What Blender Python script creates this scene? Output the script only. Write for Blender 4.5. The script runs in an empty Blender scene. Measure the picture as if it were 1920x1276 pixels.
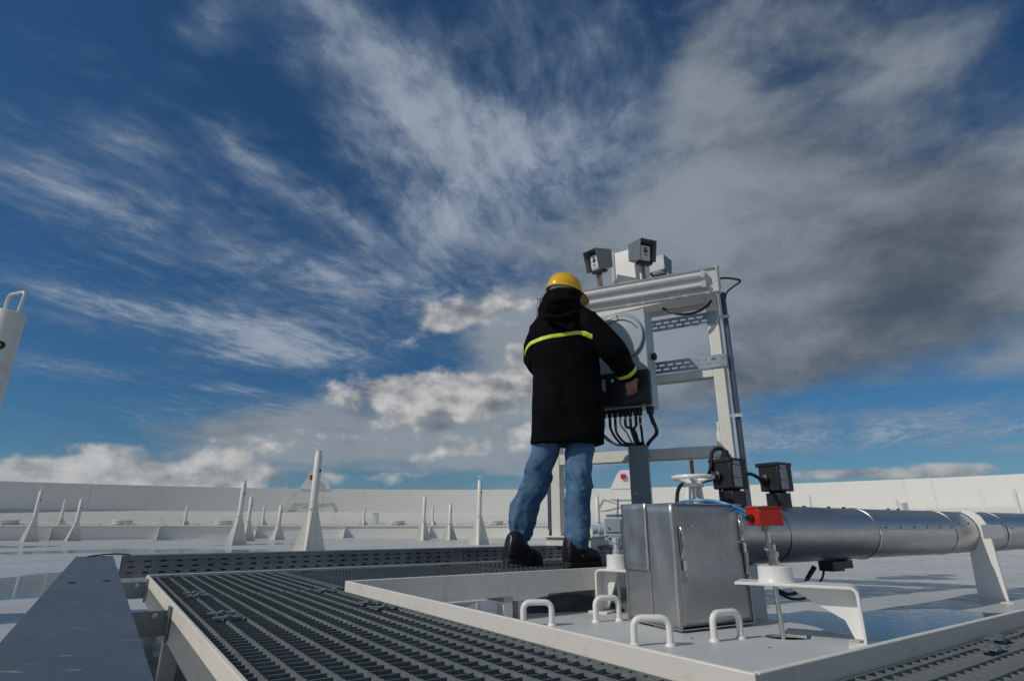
import bpy, bmesh, math, random
from mathutils import Vector, Matrix
random.seed(7)
scene = bpy.context.scene
R = math.radians

# ------------------------------------------------------------------ camera
F_PX, PITCH, CAM_H = 1060.0, R(18.126), 0.46
cam_data = bpy.data.cameras.new("camera")
cam_data.sensor_width = 36.0
cam_data.lens = 36.0 * F_PX / 1920.0
cam_data.clip_start, cam_data.clip_end = 0.05, 500.0
cam = bpy.data.objects.new("camera", cam_data)
cam.location = (0, 0, CAM_H)
cam.rotation_euler = (R(90) + PITCH, 0, 0)
scene.collection.objects.link(cam)
scene.camera = cam

def ray(x, y):
    a, b = (x - 960) / F_PX, (638 - y) / F_PX
    return a, math.cos(PITCH) - b * math.sin(PITCH), math.sin(PITCH) + b * math.cos(PITCH)

# ------------------------------------------------------------------ exposure
scene.view_settings.view_transform = 'Standard'
scene.view_settings.look = 'None'
scene.view_settings.exposure = 0.0
scene.view_settings.gamma = 1.0
scene.view_settings.use_curve_mapping = False

# ------------------------------------------------------------------ sun
SUN_EL = R(39)
SUN_H = Vector((-0.895, -0.446, 0)).normalized()
SUN_DIR = Vector((SUN_H.x * math.cos(SUN_EL), SUN_H.y * math.cos(SUN_EL), math.sin(SUN_EL)))
sl = bpy.data.lights.new("sun", 'SUN')
sl.energy = 2.1
sl.angle = R(0.53)
sl.color = (1.0, 0.935, 0.845)
so = bpy.data.objects.new("sun", sl)
so.rotation_euler = (-SUN_DIR).to_track_quat('-Z', 'Y').to_euler()
so.location = (-20, -8, 16)
scene.collection.objects.link(so)

# ------------------------------------------------------------------ node helper
class NT:
    def __init__(s, tree):
        s.t = tree
    def n(s, typ, **kw):
        nd = s.t.nodes.new(typ)
        for k, v in kw.items():
            setattr(nd, k, v)
        return nd
    def link(s, a, b):
        s.t.links.new(a, b)
    def put(s, sock, v):
        if isinstance(v, bpy.types.NodeSocket):
            s.t.links.new(v, sock)
        elif v is not None:
            if isinstance(v, tuple) and sock.type == 'RGBA' and len(v) == 3:
                v = (*v, 1.0)
            sock.default_value = v
    def m(s, op, a, b=None, c=None, clamp=False):
        nd = s.n('ShaderNodeMath', operation=op, use_clamp=clamp)
        for i, v in enumerate((a, b, c)):
            if v is not None:
                s.put(nd.inputs[i], v)
        return nd.outputs[0]
    def vm(s, op, a, b=None, scale=None):
        nd = s.n('ShaderNodeVectorMath', operation=op)
        s.put(nd.inputs[0], a)
        if b is not None:
            s.put(nd.inputs[1], b)
        if scale is not None:
            s.put(nd.inputs['Scale'], scale)
        return nd.outputs['Value'] if op in ('DOT_PRODUCT', 'LENGTH') else nd.outputs[0]
    def comb(s, x, y, z=0.0):
        nd = s.n('ShaderNodeCombineXYZ')
        for i, v in enumerate((x, y, z)):
            s.put(nd.inputs[i], v)
        return nd.outputs[0]
    def sep(s, v):
        nd = s.n('ShaderNodeSeparateXYZ')
        s.put(nd.inputs[0], v)
        return nd.outputs
    def noise(s, vec, scale, detail=4, rough=0.55, dist=0.0, color=False, lac=2.0):
        nd = s.n('ShaderNodeTexNoise')
        s.put(nd.inputs['Vector'], vec)
        nd.inputs['Scale'].default_value = scale
        nd.inputs['Detail'].default_value = detail
        nd.inputs['Roughness'].default_value = rough
        nd.inputs['Lacunarity'].default_value = lac
        nd.inputs['Distortion'].default_value = dist
        return nd.outputs['Color'] if color else nd.outputs['Fac']
    def ss(s, v, a, b, lo=0.0, hi=1.0):
        nd = s.n('ShaderNodeMapRange', interpolation_type='SMOOTHSTEP')
        s.put(nd.inputs['Value'], v)
        for k, q in (('From Min', a), ('From Max', b), ('To Min', lo), ('To Max', hi)):
            s.put(nd.inputs[k], q)
        return nd.outputs[0]
    def mix(s, fac, a, b, mode='MIX'):
        nd = s.n('ShaderNodeMix', data_type='RGBA', blend_type=mode)
        s.put(nd.inputs[0], fac)
        s.put(nd.inputs[6], a)
        s.put(nd.inputs[7], b)
        return nd.outputs[2]

# ------------------------------------------------------------------ sky
world = bpy.data.worlds.new("World")
scene.world = world
world.use_nodes = True
wt = world.node_tree
wt.nodes.clear()
W = NT(wt)
d = W.n('ShaderNodeTexCoord').outputs['Generated']
dx, dy, dz = W.sep(d)
sky = W.n('ShaderNodeTexSky', sky_type='NISHITA')
sky.sun_disc = False
sky.sun_elevation = SUN_EL
sky.sun_rotation = math.atan2(SUN_H.x, SUN_H.y)
sky.altitude = 0.0
sky.air_density = 1.0
sky.dust_density = 0.4
sky.ozone_density = 3.0
# tangent coordinates about the north heading, and flat cloud-layer coordinates
fy = W.m('MAXIMUM', dy, 0.08)
g = W.comb(W.m('DIVIDE', dx, fy), W.m('DIVIDE', dz, fy), 0.0)
up = W.m('ADD', W.m('MAXIMUM', dz, 0.0), 0.07)
lay = W.comb(W.m('DIVIDE', dx, up), W.m('DIVIDE', dy, up), 0.0)
ahead = W.ss(dy, 0.05, 0.3)

def gpt(x, y):
    r = ray(x, y)
    return r[0] / r[1], r[2] / r[1]

def blob(x, y, a, b, ang=0.0):
    """soft patch of cloud cover centred on one sky direction"""
    c = gpt(x, y)
    gx, gy = gpt(x + 1, y), gpt(x, y + 1)
    J = Matrix(((gx[0] - c[0], gy[0] - c[0]), (gx[1] - c[1], gy[1] - c[1]))).inverted()
    ca, sa = math.cos(R(ang)), math.sin(R(ang))
    M = Matrix(((ca / a, sa / a), (-sa / b, ca / b))) @ J
    o = W.vm('SUBTRACT', g, (c[0], c[1], 0.0))
    q1 = W.vm('DOT_PRODUCT', o, (M[0][0], M[0][1], 0.0))
    q2 = W.vm('DOT_PRODUCT', o, (M[1][0], M[1][1], 0.0))
    q = W.m('MULTIPLY_ADD', q1, q1, W.m('MULTIPLY', q2, q2))
    return W.m('EXPONENT', W.m('MULTIPLY', q, -1.0))

def cover(lst, base=0.0):
    acc = base
    for wgt, *args in lst:
        acc = W.m('MULTIPLY_ADD', blob(*args), wgt, acc)
    return acc

# --- high streaky cirrus, combed along one heading
al, ac = (0.446, 0.895, 0.0), (0.895, -0.446, 0.0)
warp = W.vm('SCALE', W.vm('SUBTRACT', W.noise(lay, 0.6, 2, 0.5, color=True), (0.5, 0.5, 0.5)), scale=0.65)
layw = W.vm('ADD', lay, warp)
sA, sC = W.vm('DOT_PRODUCT', layw, al), W.vm('DOT_PRODUCT', layw, ac)
comb1 = W.comb(W.m('MULTIPLY', sA, 0.6), W.m('MULTIPLY', sC, 1.35), 3.1)
n_ci = W.noise(comb1, 1.7, 7, 0.62, 0.15)
comb2 = W.comb(W.m('MULTIPLY', sA, 2.8), W.m('MULTIPLY', sC, 4.0), 9.7)
n_ci2 = W.noise(comb2, 3.2, 6, 0.62, 0.3)
ci_mask = cover([
    (0.85, 385, 50, 60, 80, 50), (0.55, 640, 60, 320, 80, 42), (0.75, 760, 190, 230, 90, 42), (0.75, 960, 275, 210, 62, 12),
    (0.75, 740, 330, 190, 90, 50), (0.80, 450, 275, 90, 34, 40), (1.00, 590, 375, 160, 32, 30), (0.70, 250, 260, 90, 26, 25),
    (0.80, 815, 430, 45, 70, 30), (0.50, 300, 420, 460, 90, 24), (0.25, 90, 330, 170, 90, 20), (1.00, 170, 570, 200, 28, 14),
    (1.00, 450, 608, 150, 26, 10), (0.80, 560, 660, 130, 24, 8), (0.80, 470, 672, 120, 22, 6), (1.00, 140, 690, 160, 20, 6),
    (0.60, 430, 728, 80, 9, 5), (0.60, 700, 540, 300, 80, 12), (0.60, 620, 510, 60, 30, 15), (0.55, 1080, 80, 220, 110, 20),
    (0.75, 1120, 250, 170, 70, 0), (1.00, 1680, 808, 350, 36, -3), (0.35, 150, 150, 260, 90, 30), (0.70, 700, 790, 460, 40, 2), (0.4, 1000, 420, 200, 80, 0),
], W.m('MULTIPLY', W.m('SUBTRACT', 1.0, ahead), 0.45))
ci_n = W.m('ADD', W.m('MULTIPLY', n_ci, 0.62), W.m('MULTIPLY', n_ci2, 0.38))
ci_mask = W.m('SUBTRACT', 1.0, W.m('EXPONENT', W.m('MULTIPLY', ci_mask, -1.1)))
ci = W.ss(W.m('MULTIPLY_ADD', W.m('SUBTRACT', ci_n, 0.5), 2.7, W.m('ADD', ci_mask, 0.10)), 0.10, 1.35)
ci = W.m('MULTIPLY', ci, 0.92)
ci_col = W.mix(W.ss(ci, 0.15, 0.85), (1.55, 2.25, 3.2), (3.3, 3.8, 4.55))

# --- broad grey layer cloud
n_st = W.noise(layw, 1.25, 7, 0.58, 0.25)
n_st2 = W.noise(W.vm('MULTIPLY', d, (1.0, 1.0, 1.8)), 4.6, 7, 0.58, 0.15)
st_mask = cover([
    (1.0, 1660, 520, 500, 210, -8), (0.60, 1780, 300, 440, 230, 0), (0.60, 1430, 290, 170, 150, 20), (0.40, 1500, 60, 260, 110, 0),
    (0.38, 1800, 60, 300, 130, 0), (0.75, 1240, 450, 190, 100, -25), (0.42, 1060, 440, 190, 60, -10), (0.5, 1320, 150, 70, 110, 10),
    (0.85, 1300, 690, 300, 80, -6), (1.0, 760, 845, 480, 52, 0), (0.75, 500, 795, 220, 36, -4),
    (0.45, 1060, 600, 150, 80, 0), (0.70, 970, 670, 90, 80, 0), (0.85, 880, 765, 260, 46, 0), (-0.22, 1430, 105, 70, 40, 10), (-0.18, 1545, 205, 70, 22, -10),
    (-0.60, 1690, 745, 300, 22, -3), (-0.12, 700, 895, 500, 12, 0)],
    W.m('MULTIPLY', W.m('SUBTRACT', 1.0, ahead), 0.45))
st = W.ss(W.m('MULTIPLY_ADD', W.m('SUBTRACT', W.m('ADD', W.m('MULTIPLY', n_st, 0.4), W.m('MULTIPLY', n_st2, 0.6)), 0.5), 2.9, st_mask), 0.14, 0.95)
dark_mask = cover([
    (0.58, 1720, 600, 300, 110, -6), (0.28, 1420, 690, 180, 60, -8), (0.28, 1800, 420, 260, 140, 0), (-0.40, 800, 840, 320, 60, 0), (-0.15, 1300, 400, 160, 120, 0),
    (0.15, 1250, 790, 260, 50, 0), (0.55, 820, 800, 60, 14, 0), (0.10, 760, 860, 300, 20, 0), (0.2, 1650, 200, 300, 150, 0)])
st_lit = W.ss(W.m('SUBTRACT', W.m('MULTIPLY_ADD', W.m('SUBTRACT', n_st2, 0.5), 2.3, W.m('MULTIPLY_ADD', W.m('SUBTRACT', n_st, 0.5), 0.7, 0.62)), dark_mask), -0.35, 0.95)
st_col = W.mix(st_lit, (0.068, 0.088, 0.112), (0.252, 0.292, 0.335))

# --- puffy cumulus
cv = W.vm('MULTIPLY', d, (1.0, 1.0, 1.5))
def puff(vec):
    return W.m('ADD', W.m('MULTIPLY', W.noise(vec, 9.5, 6, 0.52, 0.1), 0.72), W.m('MULTIPLY', W.noise(vec, 26.0, 4, 0.5, 0.0), 0.28))
n_cu = puff(cv)
n_cs = puff(W.vm('ADD', cv, (-0.016, -0.006, 0.026)))
cu_mask = cover([
    (0.90, 880, 590, 115, 38, -14), (1.0, 760, 735, 130, 40, 0), (0.95, 900, 745, 150, 42, 0), (0.70, 975, 685, 46, 44, 0),
    (0.85, 220, 884, 250, 36, 2), (0.75, 60, 890, 160, 26, 0), (0.9, 400, 885, 90, 36, 0), (0.5, 170, 835, 110, 13, 5), (0.5, 30, 808, 40, 9, 0),
    (0.75, 1740, 884, 220, 14, -2), (0.5, 1560, 887, 90, 9, 0), (0.45, 650, 895, 260, 14, 0), (0.50, 560, 820, 190, 22, -3), (0.62, 860, 835, 150, 26, -6), (0.3, 1180, 500, 60, 40, 0)],
    W.m('MULTIPLY', W.m('SUBTRACT', 1.0, ahead), 0.28))
cu = W.ss(W.m('MULTIPLY_ADD', W.m('SUBTRACT', n_cu, 0.5), 2.5, cu_mask), 0.28, 0.74)
cu = W.m('MULTIPLY', cu, W.ss(cu_mask, 0.06, 0.3))
cu_l = W.ss(W.m('MULTIPLY_ADD', W.m('SUBTRACT', n_cu, n_cs), 2.4, W.m('MULTIPLY_ADD', W.m('SUBTRACT', n_cu, 0.5), 0.7, 0.5)), 0.0, 1.0)
cu_col = W.mix(cu_l, (0.15, 0.165, 0.195), (0.58, 0.575, 0.56))

# --- put the layers together (Background strength 0.1, so cloud radiance is given x10)
base = W.mix(1.0, sky.outputs[0], (0.195, 0.385, 0.52), 'MULTIPLY')
K = 10.0
def x10(c):
    return W.vm('SCALE', c, scale=K)
col = W.mix(ci, base, ci_col)
col = W.mix(W.m('MULTIPLY', st, 0.93), col, x10(st_col))
col = W.mix(W.m('MULTIPLY', cu, 0.92), col, x10(cu_col))
hz = W.m('MULTIPLY', W.ss(dz, 0.14, 0.0), 0.35)
col = W.mix(hz, col, (2.3, 2.75, 3.3))
bg = W.n('ShaderNodeBackground')
W.put(bg.inputs['Color'], col)
bg.inputs['Strength'].default_value = 0.1
wo = W.n('ShaderNodeOutputWorld')
W.link(bg.outputs[0], wo.inputs['Surface'])

# ================================================================== mesh helpers
from mathutils import noise as mnoise
COL = scene.collection
Z = Vector((0, 0, 1))

def frame_from(dirv, upv=Z):
    """columns: along, side, up"""
    a = Vector(dirv).normalized()
    s = Vector(upv).cross(a)
    if s.length < 1e-5:
        s = Vector((1, 0, 0))
    s.normalize()
    return Matrix((a, s, a.cross(s))).transposed()

class MB:
    def __init__(s):
        s.v, s.f = [], []
    def add(s, vs, fs):
        o = len(s.v)
        s.v += [Vector(p) for p in vs]
        s.f += [tuple(i + o for i in f) for f in fs]
        return s
    def box(s, c, size, rot=None):
        c = Vector(c)
        M = rot if rot is not None else Matrix.Identity(3)
        vs = [c + M @ Vector((x * size[0] / 2, y * size[1] / 2, z * size[2] / 2))
              for z in (-1, 1) for x, y in ((-1, -1), (1, -1), (1, 1), (-1, 1))]
        return s.add(vs, [(3, 2, 1, 0), (4, 5, 6, 7), (0, 1, 5, 4), (1, 2, 6, 5), (2, 3, 7, 6), (3, 0, 4, 7)])
    def bar(s, p, q, w, h, upv=Z):
        p, q = Vector(p), Vector(q)
        return s.box((p + q) / 2, ((q - p).length, w, h), frame_from(q - p, upv))
    def ring_loft(s, rings, cap=True, closed=True):
        n = len(rings[0])
        vs = [p for r in rings for p in r]
        fs = []
        for i in range(len(rings) - 1):
            for j in range(n if closed else n - 1):
                k = (j + 1) % n
                fs.append((i * n + j, i * n + k, (i + 1) * n + k, (i + 1) * n + j))
        if cap and closed:
            fs.append(tuple(reversed(range(n))))
            fs.append(tuple(range((len(rings) - 1) * n, len(rings) * n)))
        return s.add(vs, fs)
    def tube(s, pts, r, n=10, cap=True):
        pts = [Vector(p) for p in pts]
        rs = r if isinstance(r, (list, tuple)) else [r] * len(pts)
        rings, side = [], None
        for i, p in enumerate(pts):
            t = (pts[min(i + 1, len(pts) - 1)] - pts[max(i - 1, 0)]).normalized()
            if side is None:
                side = t.cross(Z if abs(t.z) < 0.9 else Vector((1, 0, 0))).normalized()
            side = (side - t * side.dot(t)).normalized()
            b = t.cross(side)
            rings.append([p + (side * math.cos(2 * math.pi * k / n) + b * math.sin(2 * math.pi * k / n)) * rs[i] for k in range(n)])
        return s.ring_loft(rings, cap)
    def cyl(s, p, q, r, r2=None, n=16):
        return s.tube([p, q], [r, r if r2 is None else r2], n)
    def lathe(s, c, prof, n=24, rot=None):
        M = rot if rot is not None else Matrix.Identity(3)
        c = Vector(c)
        rings = [[c + M @ Vector((r * math.cos(2 * math.pi * k / n), r * math.sin(2 * math.pi * k / n), z)) for k in range(n)] for r, z in prof]
        return s.ring_loft(rings, True)
    def prism(s, poly, o, ex, ey, th, centre=True):
        """polygon in (ex, ey) axes at o, given thickness along ex x ey"""
        o, ex, ey = Vector(o), Vector(ex), Vector(ey)
        nn = ex.cross(ey).normalized()
        a = -th / 2 if centre else 0.0
        n = len(poly)
        vs = [o + ex * x + ey * y + nn * (a + k * th) for k in (0, 1) for x, y in poly]
        fs = [tuple(reversed(range(n))), tuple(range(n, 2 * n))]
        fs += [(i, (i + 1) % n, n + (i + 1) % n, n + i) for i in range(n)]
        return s.add(vs, fs)
    def sphere(s, c, r, nu=16, nv=10, sc=(1, 1, 1), rot=None):
        M = rot if rot is not None else Matrix.Identity(3)
        c = Vector(c)
        rings = []
        for i in range(nv + 1):
            th = math.pi * (0.02 + 0.96 * i / nv) - math.pi / 2
            rings.append([c + M @ Vector((r * sc[0] * math.cos(th) * math.cos(2 * math.pi * k / nu),
                                          r * sc[1] * math.cos(th) * math.sin(2 * math.pi * k / nu),
                                          r * sc[2] * math.sin(th))) for k in range(nu)])
        return s.ring_loft(rings, True)
    def build(s, name, mat, parent=None, smooth=35, bevel=0.0, segs=2, solid=0.0):
        me = bpy.data.meshes.new(name)
        me.from_pydata(s.v, [], s.f)
        bm = bmesh.new()
        bm.from_mesh(me)
        if smooth is not None and solid == 0.0:
            bmesh.ops.recalc_face_normals(bm, faces=bm.faces)
        bm.to_mesh(me)
        bm.free()
        if smooth is not None:
            me.polygons.foreach_set('use_smooth', [True] * len(me.polygons))
            me.set_sharp_from_angle(angle=R(smooth))
        me.materials.append(mat)
        o = bpy.data.objects.new(name, me)
        COL.objects.link(o)
        if parent is not None:
            o.parent = parent
            o.matrix_parent_inverse = root_inv(parent)
        if solid:
            md = o.modifiers.new('thick', 'SOLIDIFY')
            md.thickness = solid
            md.offset = 0
        if bevel:
            md = o.modifiers.new('bevel', 'BEVEL')
            md.width, md.segments, md.limit_method, md.angle_limit = bevel, segs, 'ANGLE', R(40)
        return o

def root_inv(p):
    return Matrix.Identity(4) if p.parent is not None else Matrix.LocRotScale(p.location, p.rotation_euler, p.scale).inverted()

def tag(o, label=None, cat=None, group=None, kind=None):
    for k, v in (('label', label), ('category', cat), ('group', group), ('kind', kind)):
        if v:
            o[k] = v
    return o

def thing(name, loc, label, cat, group=None):
    o = bpy.data.objects.new(name, None)
    o.empty_display_size = 0.1
    o.location = loc
    COL.objects.link(o)
    return tag(o, label, cat, group)

def copy_tree(o, parent=None):
    c = o.copy()
    COL.objects.link(c)
    if parent is not None:
        c.parent = parent
    for ch in list(o.children):
        copy_tree(ch, c)
    return c

def spline(pts, n=8):
    """Catmull-Rom through the points"""
    P = [Vector(p) for p in pts]
    P = [P[0] * 2 - P[1]] + P + [P[-1] * 2 - P[-2]]
    out = []
    for i in range(1, len(P) - 2):
        a, b, c, e = P[i - 1], P[i], P[i + 1], P[i + 2]
        for k in range(n):
            t = k / n
            out.append(0.5 * ((2 * b) + (c - a) * t + (2 * a - 5 * b + 4 * c - e) * t * t + (3 * b - a - 3 * c + e) * t ** 3))
    out.append(P[-2])
    return out

ANG = R(34.5)
EU = Vector((math.cos(ANG), math.sin(ANG), 0))
EV = Vector((-math.sin(ANG), math.cos(ANG), 0))
RUV = Matrix((EU, EV, Z)).transposed()
def UV(u, v, z=0.0):
    return EU * u + EV * v + Z * z

def at(x, y, Y):
    """point on the sight line of a pixel of the photograph, at depth Y"""
    r = ray(x, y)
    t = Y / r[1]
    return Vector((r[0] * t, Y, CAM_H + r[2] * t))

def onz(x, y, z):
    r = ray(x, y)
    t = (z - CAM_H) / r[2]
    return Vector((r[0] * t, r[1] * t, z))

# ================================================================== materials
def material(name):
    m = bpy.data.materials.new(name)
    m.use_nodes = True
    nt = m.node_tree
    b = nt.nodes['Principled BSDF']
    return m, NT(nt), b

def mat_simple(name, col, rough=0.5, metal=0.0, var=0.12, scale=18.0, bump=0.0, bscale=60.0, spec=0.5, dirt=None, dscale=5.0, rvar=0.15, coat=0.0):
    m, N, b = material(name)
    co = N.n('ShaderNodeTexCoord').outputs['Object']
    n1 = N.noise(co, scale, 5, 0.6)
    c = N.mix(n1, tuple(v * (1 - var) for v in col), tuple(min(1, v * (1 + var)) for v in col))
    if dirt:
        n2 = N.noise(co, dscale, 6, 0.65, 0.4)
        c = N.mix(N.ss(n2, 0.52, 0.74, 0.0, dirt[3]), c, dirt[:3])
    N.put(b.inputs['Base Color'], c)
    b.inputs['Metallic'].default_value = metal
    b.inputs['Specular IOR Level'].default_value = spec
    b.inputs['Coat Weight'].default_value = coat
    N.put(b.inputs['Roughness'], N.ss(n1, 0.3, 0.7, max(0.02, rough - rvar * rough), rough + rvar * rough))
    if bump:
        bn = N.n('ShaderNodeBump')
        bn.inputs['Strength'].default_value = bump
        bn.inputs['Distance'].default_value = 0.01
        N.put(bn.inputs['Height'], N.noise(co, bscale, 4, 0.6))
        N.link(bn.outputs[0], b.inputs['Normal'])
    return m

def mat_galv(name, lo, hi, rough=0.42, metal=0.75, cells=60.0, scuffs=0.0):
    m, N, b = material(name)
    co = N.n('ShaderNodeTexCoord').outputs['Object']
    vo = N.n('ShaderNodeTexVoronoi')
    vo.inputs['Scale'].default_value = cells
    N.link(N.vm('ADD', co, N.vm('SCALE', N.noise(co, 30.0, 3, 0.6, color=True), scale=0.02)), vo.inputs['Vector'])
    sp = N.sep(vo.outputs['Color'])[0]
    big = N.noise(co, 3.0, 5, 0.6)
    f = N.m('ADD', N.m('MULTIPLY', sp, 0.16), N.m('MULTIPLY', big, 0.85))
    c = N.mix(N.ss(f, 0.2, 0.85), lo, hi)
    if scuffs:
        mp = N.n('ShaderNodeMapping')
        mp.inputs['Rotation'].default_value = (0, 0, -ANG)
        mp.inputs['Scale'].default_value = (16, 55, 16)
        N.link(co, mp.inputs['Vector'])
        s1 = N.ss(N.noise(mp.outputs[0], 1.3, 3, 0.5, 0.3), 0.655, 0.72, 0.0, scuffs)
        c = N.mix(s1, c, (0.42, 0.41, 0.39))
    N.put(b.inputs['Base Color'], c)
    b.inputs['Metallic'].default_value = metal
    N.put(b.inputs['Roughness'], N.ss(f, 0.2, 0.9, rough - 0.08, rough + 0.14))
    bn = N.n('ShaderNodeBump')
    bn.inputs['Strength'].default_value = 0.12
    bn.inputs['Distance'].default_value = 0.004
    N.put(bn.inputs['Height'], N.m('ADD', N.m('MULTIPLY', sp, 0.2), big))
    N.link(bn.outputs[0], b.inputs['Normal'])
    return m

def mat_steel(name, col, rough=0.28, dent=0.35, brush=(60, 60, 3)):
    m, N, b = material(name)
    co = N.n('ShaderNodeTexCoord').outputs['Object']
    mp = N.n('ShaderNodeMapping')
    mp.inputs['Scale'].default_value = brush
    N.link(co, mp.inputs['Vector'])
    br = N.noise(mp.outputs[0], 2.5, 5, 0.6)
    big = N.noise(co, 4.0, 4, 0.55, 0.6)
    st = N.noise(co, 11.0, 6, 0.7)
    f = N.m('ADD', N.m('MULTIPLY', br, 0.5), N.m('MULTIPLY', st, 0.5))
    N.put(b.inputs['Base Color'], N.mix(N.ss(f, 0.25, 0.75), tuple(v * 0.86 for v in col), col))
    b.inputs['Metallic'].default_value = 1.0
    N.put(b.inputs['Roughness'], N.ss(f, 0.3, 0.7, rough + 0.1, rough - 0.03))
    bn = N.n('ShaderNodeBump')
    bn.inputs['Strength'].default_value = dent
    bn.inputs['Distance'].default_value = 0.03
    N.put(bn.inputs['Height'], N.m('ADD', big, N.m('MULTIPLY', br, 0.02)))
    N.link(bn.outputs[0], b.inputs['Normal'])
    return m

M = {}
M['white'] = mat_simple('white_paint', (0.76, 0.745, 0.68), 0.42, var=0.05, bump=0.05, bscale=90, dirt=(0.50, 0.47, 0.40, 0.35), dscale=7)
M['white_clean'] = mat_simple('clean_white_enamel', (0.80, 0.79, 0.76), 0.35, var=0.03)
M['plate'] = mat_simple('grey_white_plate', (0.60, 0.62, 0.60), 0.5, var=0.06, bump=0.04, bscale=120, dirt=(0.36, 0.35, 0.31, 0.4), dscale=9)
m, N, b = material('stained_cover_plate')
co = N.n('ShaderNodeTexCoord').outputs['Object']
n1 = N.noise(co, 9.0, 6, 0.65, 0.3)
n2 = N.noise(co, 45.0, 5, 0.7)
c = N.mix(N.noise(co, 3.0, 4, 0.6), (0.50, 0.525, 0.52), (0.60, 0.62, 0.605))
c = N.mix(N.ss(n1, 0.56, 0.80, 0.0, 0.5), c, (0.36, 0.36, 0.33))
c = N.mix(N.ss(n2, 0.66, 0.74, 0.0, 0.5), c, (0.30, 0.28, 0.24))
stn = None
for q, rad in (((0.54, 0.54, 0.0), 0.24), ((0.34, 0.10, 0.0), 0.14), ((-0.10, 0.98, 0.0), 0.2), ((-0.42, 1.05, 0.0), 0.16)):
    dv = N.vm('LENGTH', N.vm('MULTIPLY', N.vm('SUBTRACT', co, q), (1.0, 1.0, 0.0)))
    k = N.ss(N.m('ADD', dv, N.m('MULTIPLY', N.m('SUBTRACT', n1, 0.5), 0.5)), rad * 0.35, rad, 0.8, 0.0)
    stn = k if stn is None else N.m('MAXIMUM', stn, k)
c = N.mix(N.m('MULTIPLY', stn, N.ss(n2, 0.35, 0.6)), c, (0.27, 0.20, 0.115))
N.put(b.inputs['Base Color'], c)
N.put(b.inputs['Roughness'], N.ss(n1, 0.3, 0.7, 0.35, 0.6))
bn = N.n('ShaderNodeBump')
bn.inputs['Strength'].default_value = 0.08
bn.inputs['Distance'].default_value = 0.004
N.put(bn.inputs['Height'], n2)
N.link(bn.outputs[0], b.inputs['Normal'])
M['cover'] = m
M['toe'] = mat_simple('white_toe_plate', (0.74, 0.715, 0.65), 0.45, var=0.05, bump=0.05, dirt=(0.46, 0.42, 0.34, 0.45), dscale=11)
M['damp'] = mat_simple('damp_white_paint', (0.60, 0.595, 0.555), 0.35, var=0.06, scale=3, dirt=(0.42, 0.42, 0.39, 0.5), dscale=2)
m, N, b = material('tank_shell_paint')
co = N.n('ShaderNodeTexCoord').outputs['Object']
cx, cy, cz = N.sep(co)
ang = N.m('ARCTAN2', cx, cy)
stv = N.comb(N.m('MULTIPLY', ang, 60.0), N.m('MULTIPLY', cz, 0.9), 0.0)
st_ = N.noise(stv, 1.0, 6, 0.65, 0.1)
pat = N.noise(co, 0.5, 5, 0.6)
c = N.mix(pat, (0.76, 0.74, 0.685), (0.82, 0.80, 0.745))
c = N.mix(N.ss(st_, 0.56, 0.76, 0.0, 0.38), c, (0.52, 0.49, 0.42))
fr_ang = N.m('FRACT', N.m('MULTIPLY', ang, 3.2))
c = N.mix(N.m('MULTIPLY', N.m('LESS_THAN', fr_ang, 0.004), 0.35), c, (0.40, 0.38, 0.34))
N.put(b.inputs['Base Color'], c)
b.inputs['Roughness'].default_value = 0.6
M['wall'] = m
M['galv'] = mat_galv('galvanised_sheet', (0.095, 0.122, 0.148), (0.13, 0.158, 0.185), 0.52, 0.35, 70, scuffs=0.6)
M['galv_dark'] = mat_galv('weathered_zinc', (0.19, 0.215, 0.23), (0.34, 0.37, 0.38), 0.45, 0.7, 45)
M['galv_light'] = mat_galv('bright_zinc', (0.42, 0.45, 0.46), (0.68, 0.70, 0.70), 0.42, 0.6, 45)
M['grate'] = mat_galv('grating_zinc', (0.10, 0.12, 0.125), (0.22, 0.25, 0.245), 0.6, 0.0, 70)
M['grate'].node_tree.nodes['Principled BSDF'].inputs['Specular IOR Level'].default_value = 0.2
M['steel'] = mat_steel('stainless_cladding', (0.56, 0.55, 0.53), 0.42, 0.14)
M['pipe'] = mat_steel('aluminium_jacket', (0.60, 0.585, 0.56), 0.36, 0.10, (3, 3, 40))
M['chrome'] = mat_steel('bright_steel', (0.66, 0.66, 0.64), 0.18, 0.05)
M['black'] = mat_simple('black_plastic', (0.018, 0.018, 0.020), 0.42, var=0.2)
M['rubber'] = mat_simple('black_rubber', (0.014, 0.014, 0.016), 0.5, var=0.2)
M['sticker'] = mat_simple('grey_sticker', (0.40, 0.41, 0.42), 0.5, var=0.15, scale=60)
M['red'] = mat_simple('red_enamel', (0.52, 0.020, 0.010), 0.38, var=0.08)
M['hose'] = mat_simple('blue_hose', (0.03, 0.22, 0.46), 0.35)
M['cab'] = mat_simple('pale_grey_enamel', (0.42, 0.49, 0.53), 0.36, var=0.04, scale=6, bump=0.02)
M['cab_line'] = mat_simple('dark_gasket', (0.08, 0.10, 0.12), 0.5)
M['rail'] = mat_galv('slotted_rail_zinc', (0.26, 0.29, 0.31), (0.40, 0.43, 0.44), 0.4, 0.7, 50)
M['conduit'] = mat_simple('conduit_steel', (0.075, 0.09, 0.125), 0.4, metal=0.3, var=0.15)
M['duct'] = mat_galv('duct_steel', (0.17, 0.21, 0.235), (0.25, 0.29, 0.31), 0.42, 0.5, 30)
M['hood'] = mat_simple('hood_steel', (0.24, 0.26, 0.27), 0.42, metal=0.35, var=0.06)
M['copper'] = mat_simple('brown_conduit', (0.30, 0.17, 0.12), 0.4, metal=0.5)
M['brass'] = mat_simple('dull_brass', (0.45, 0.38, 0.24), 0.35, metal=0.9)
M['stemred'] = mat_simple('greased_thread', (0.11, 0.055, 0.05), 0.4, metal=0.4)
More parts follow.
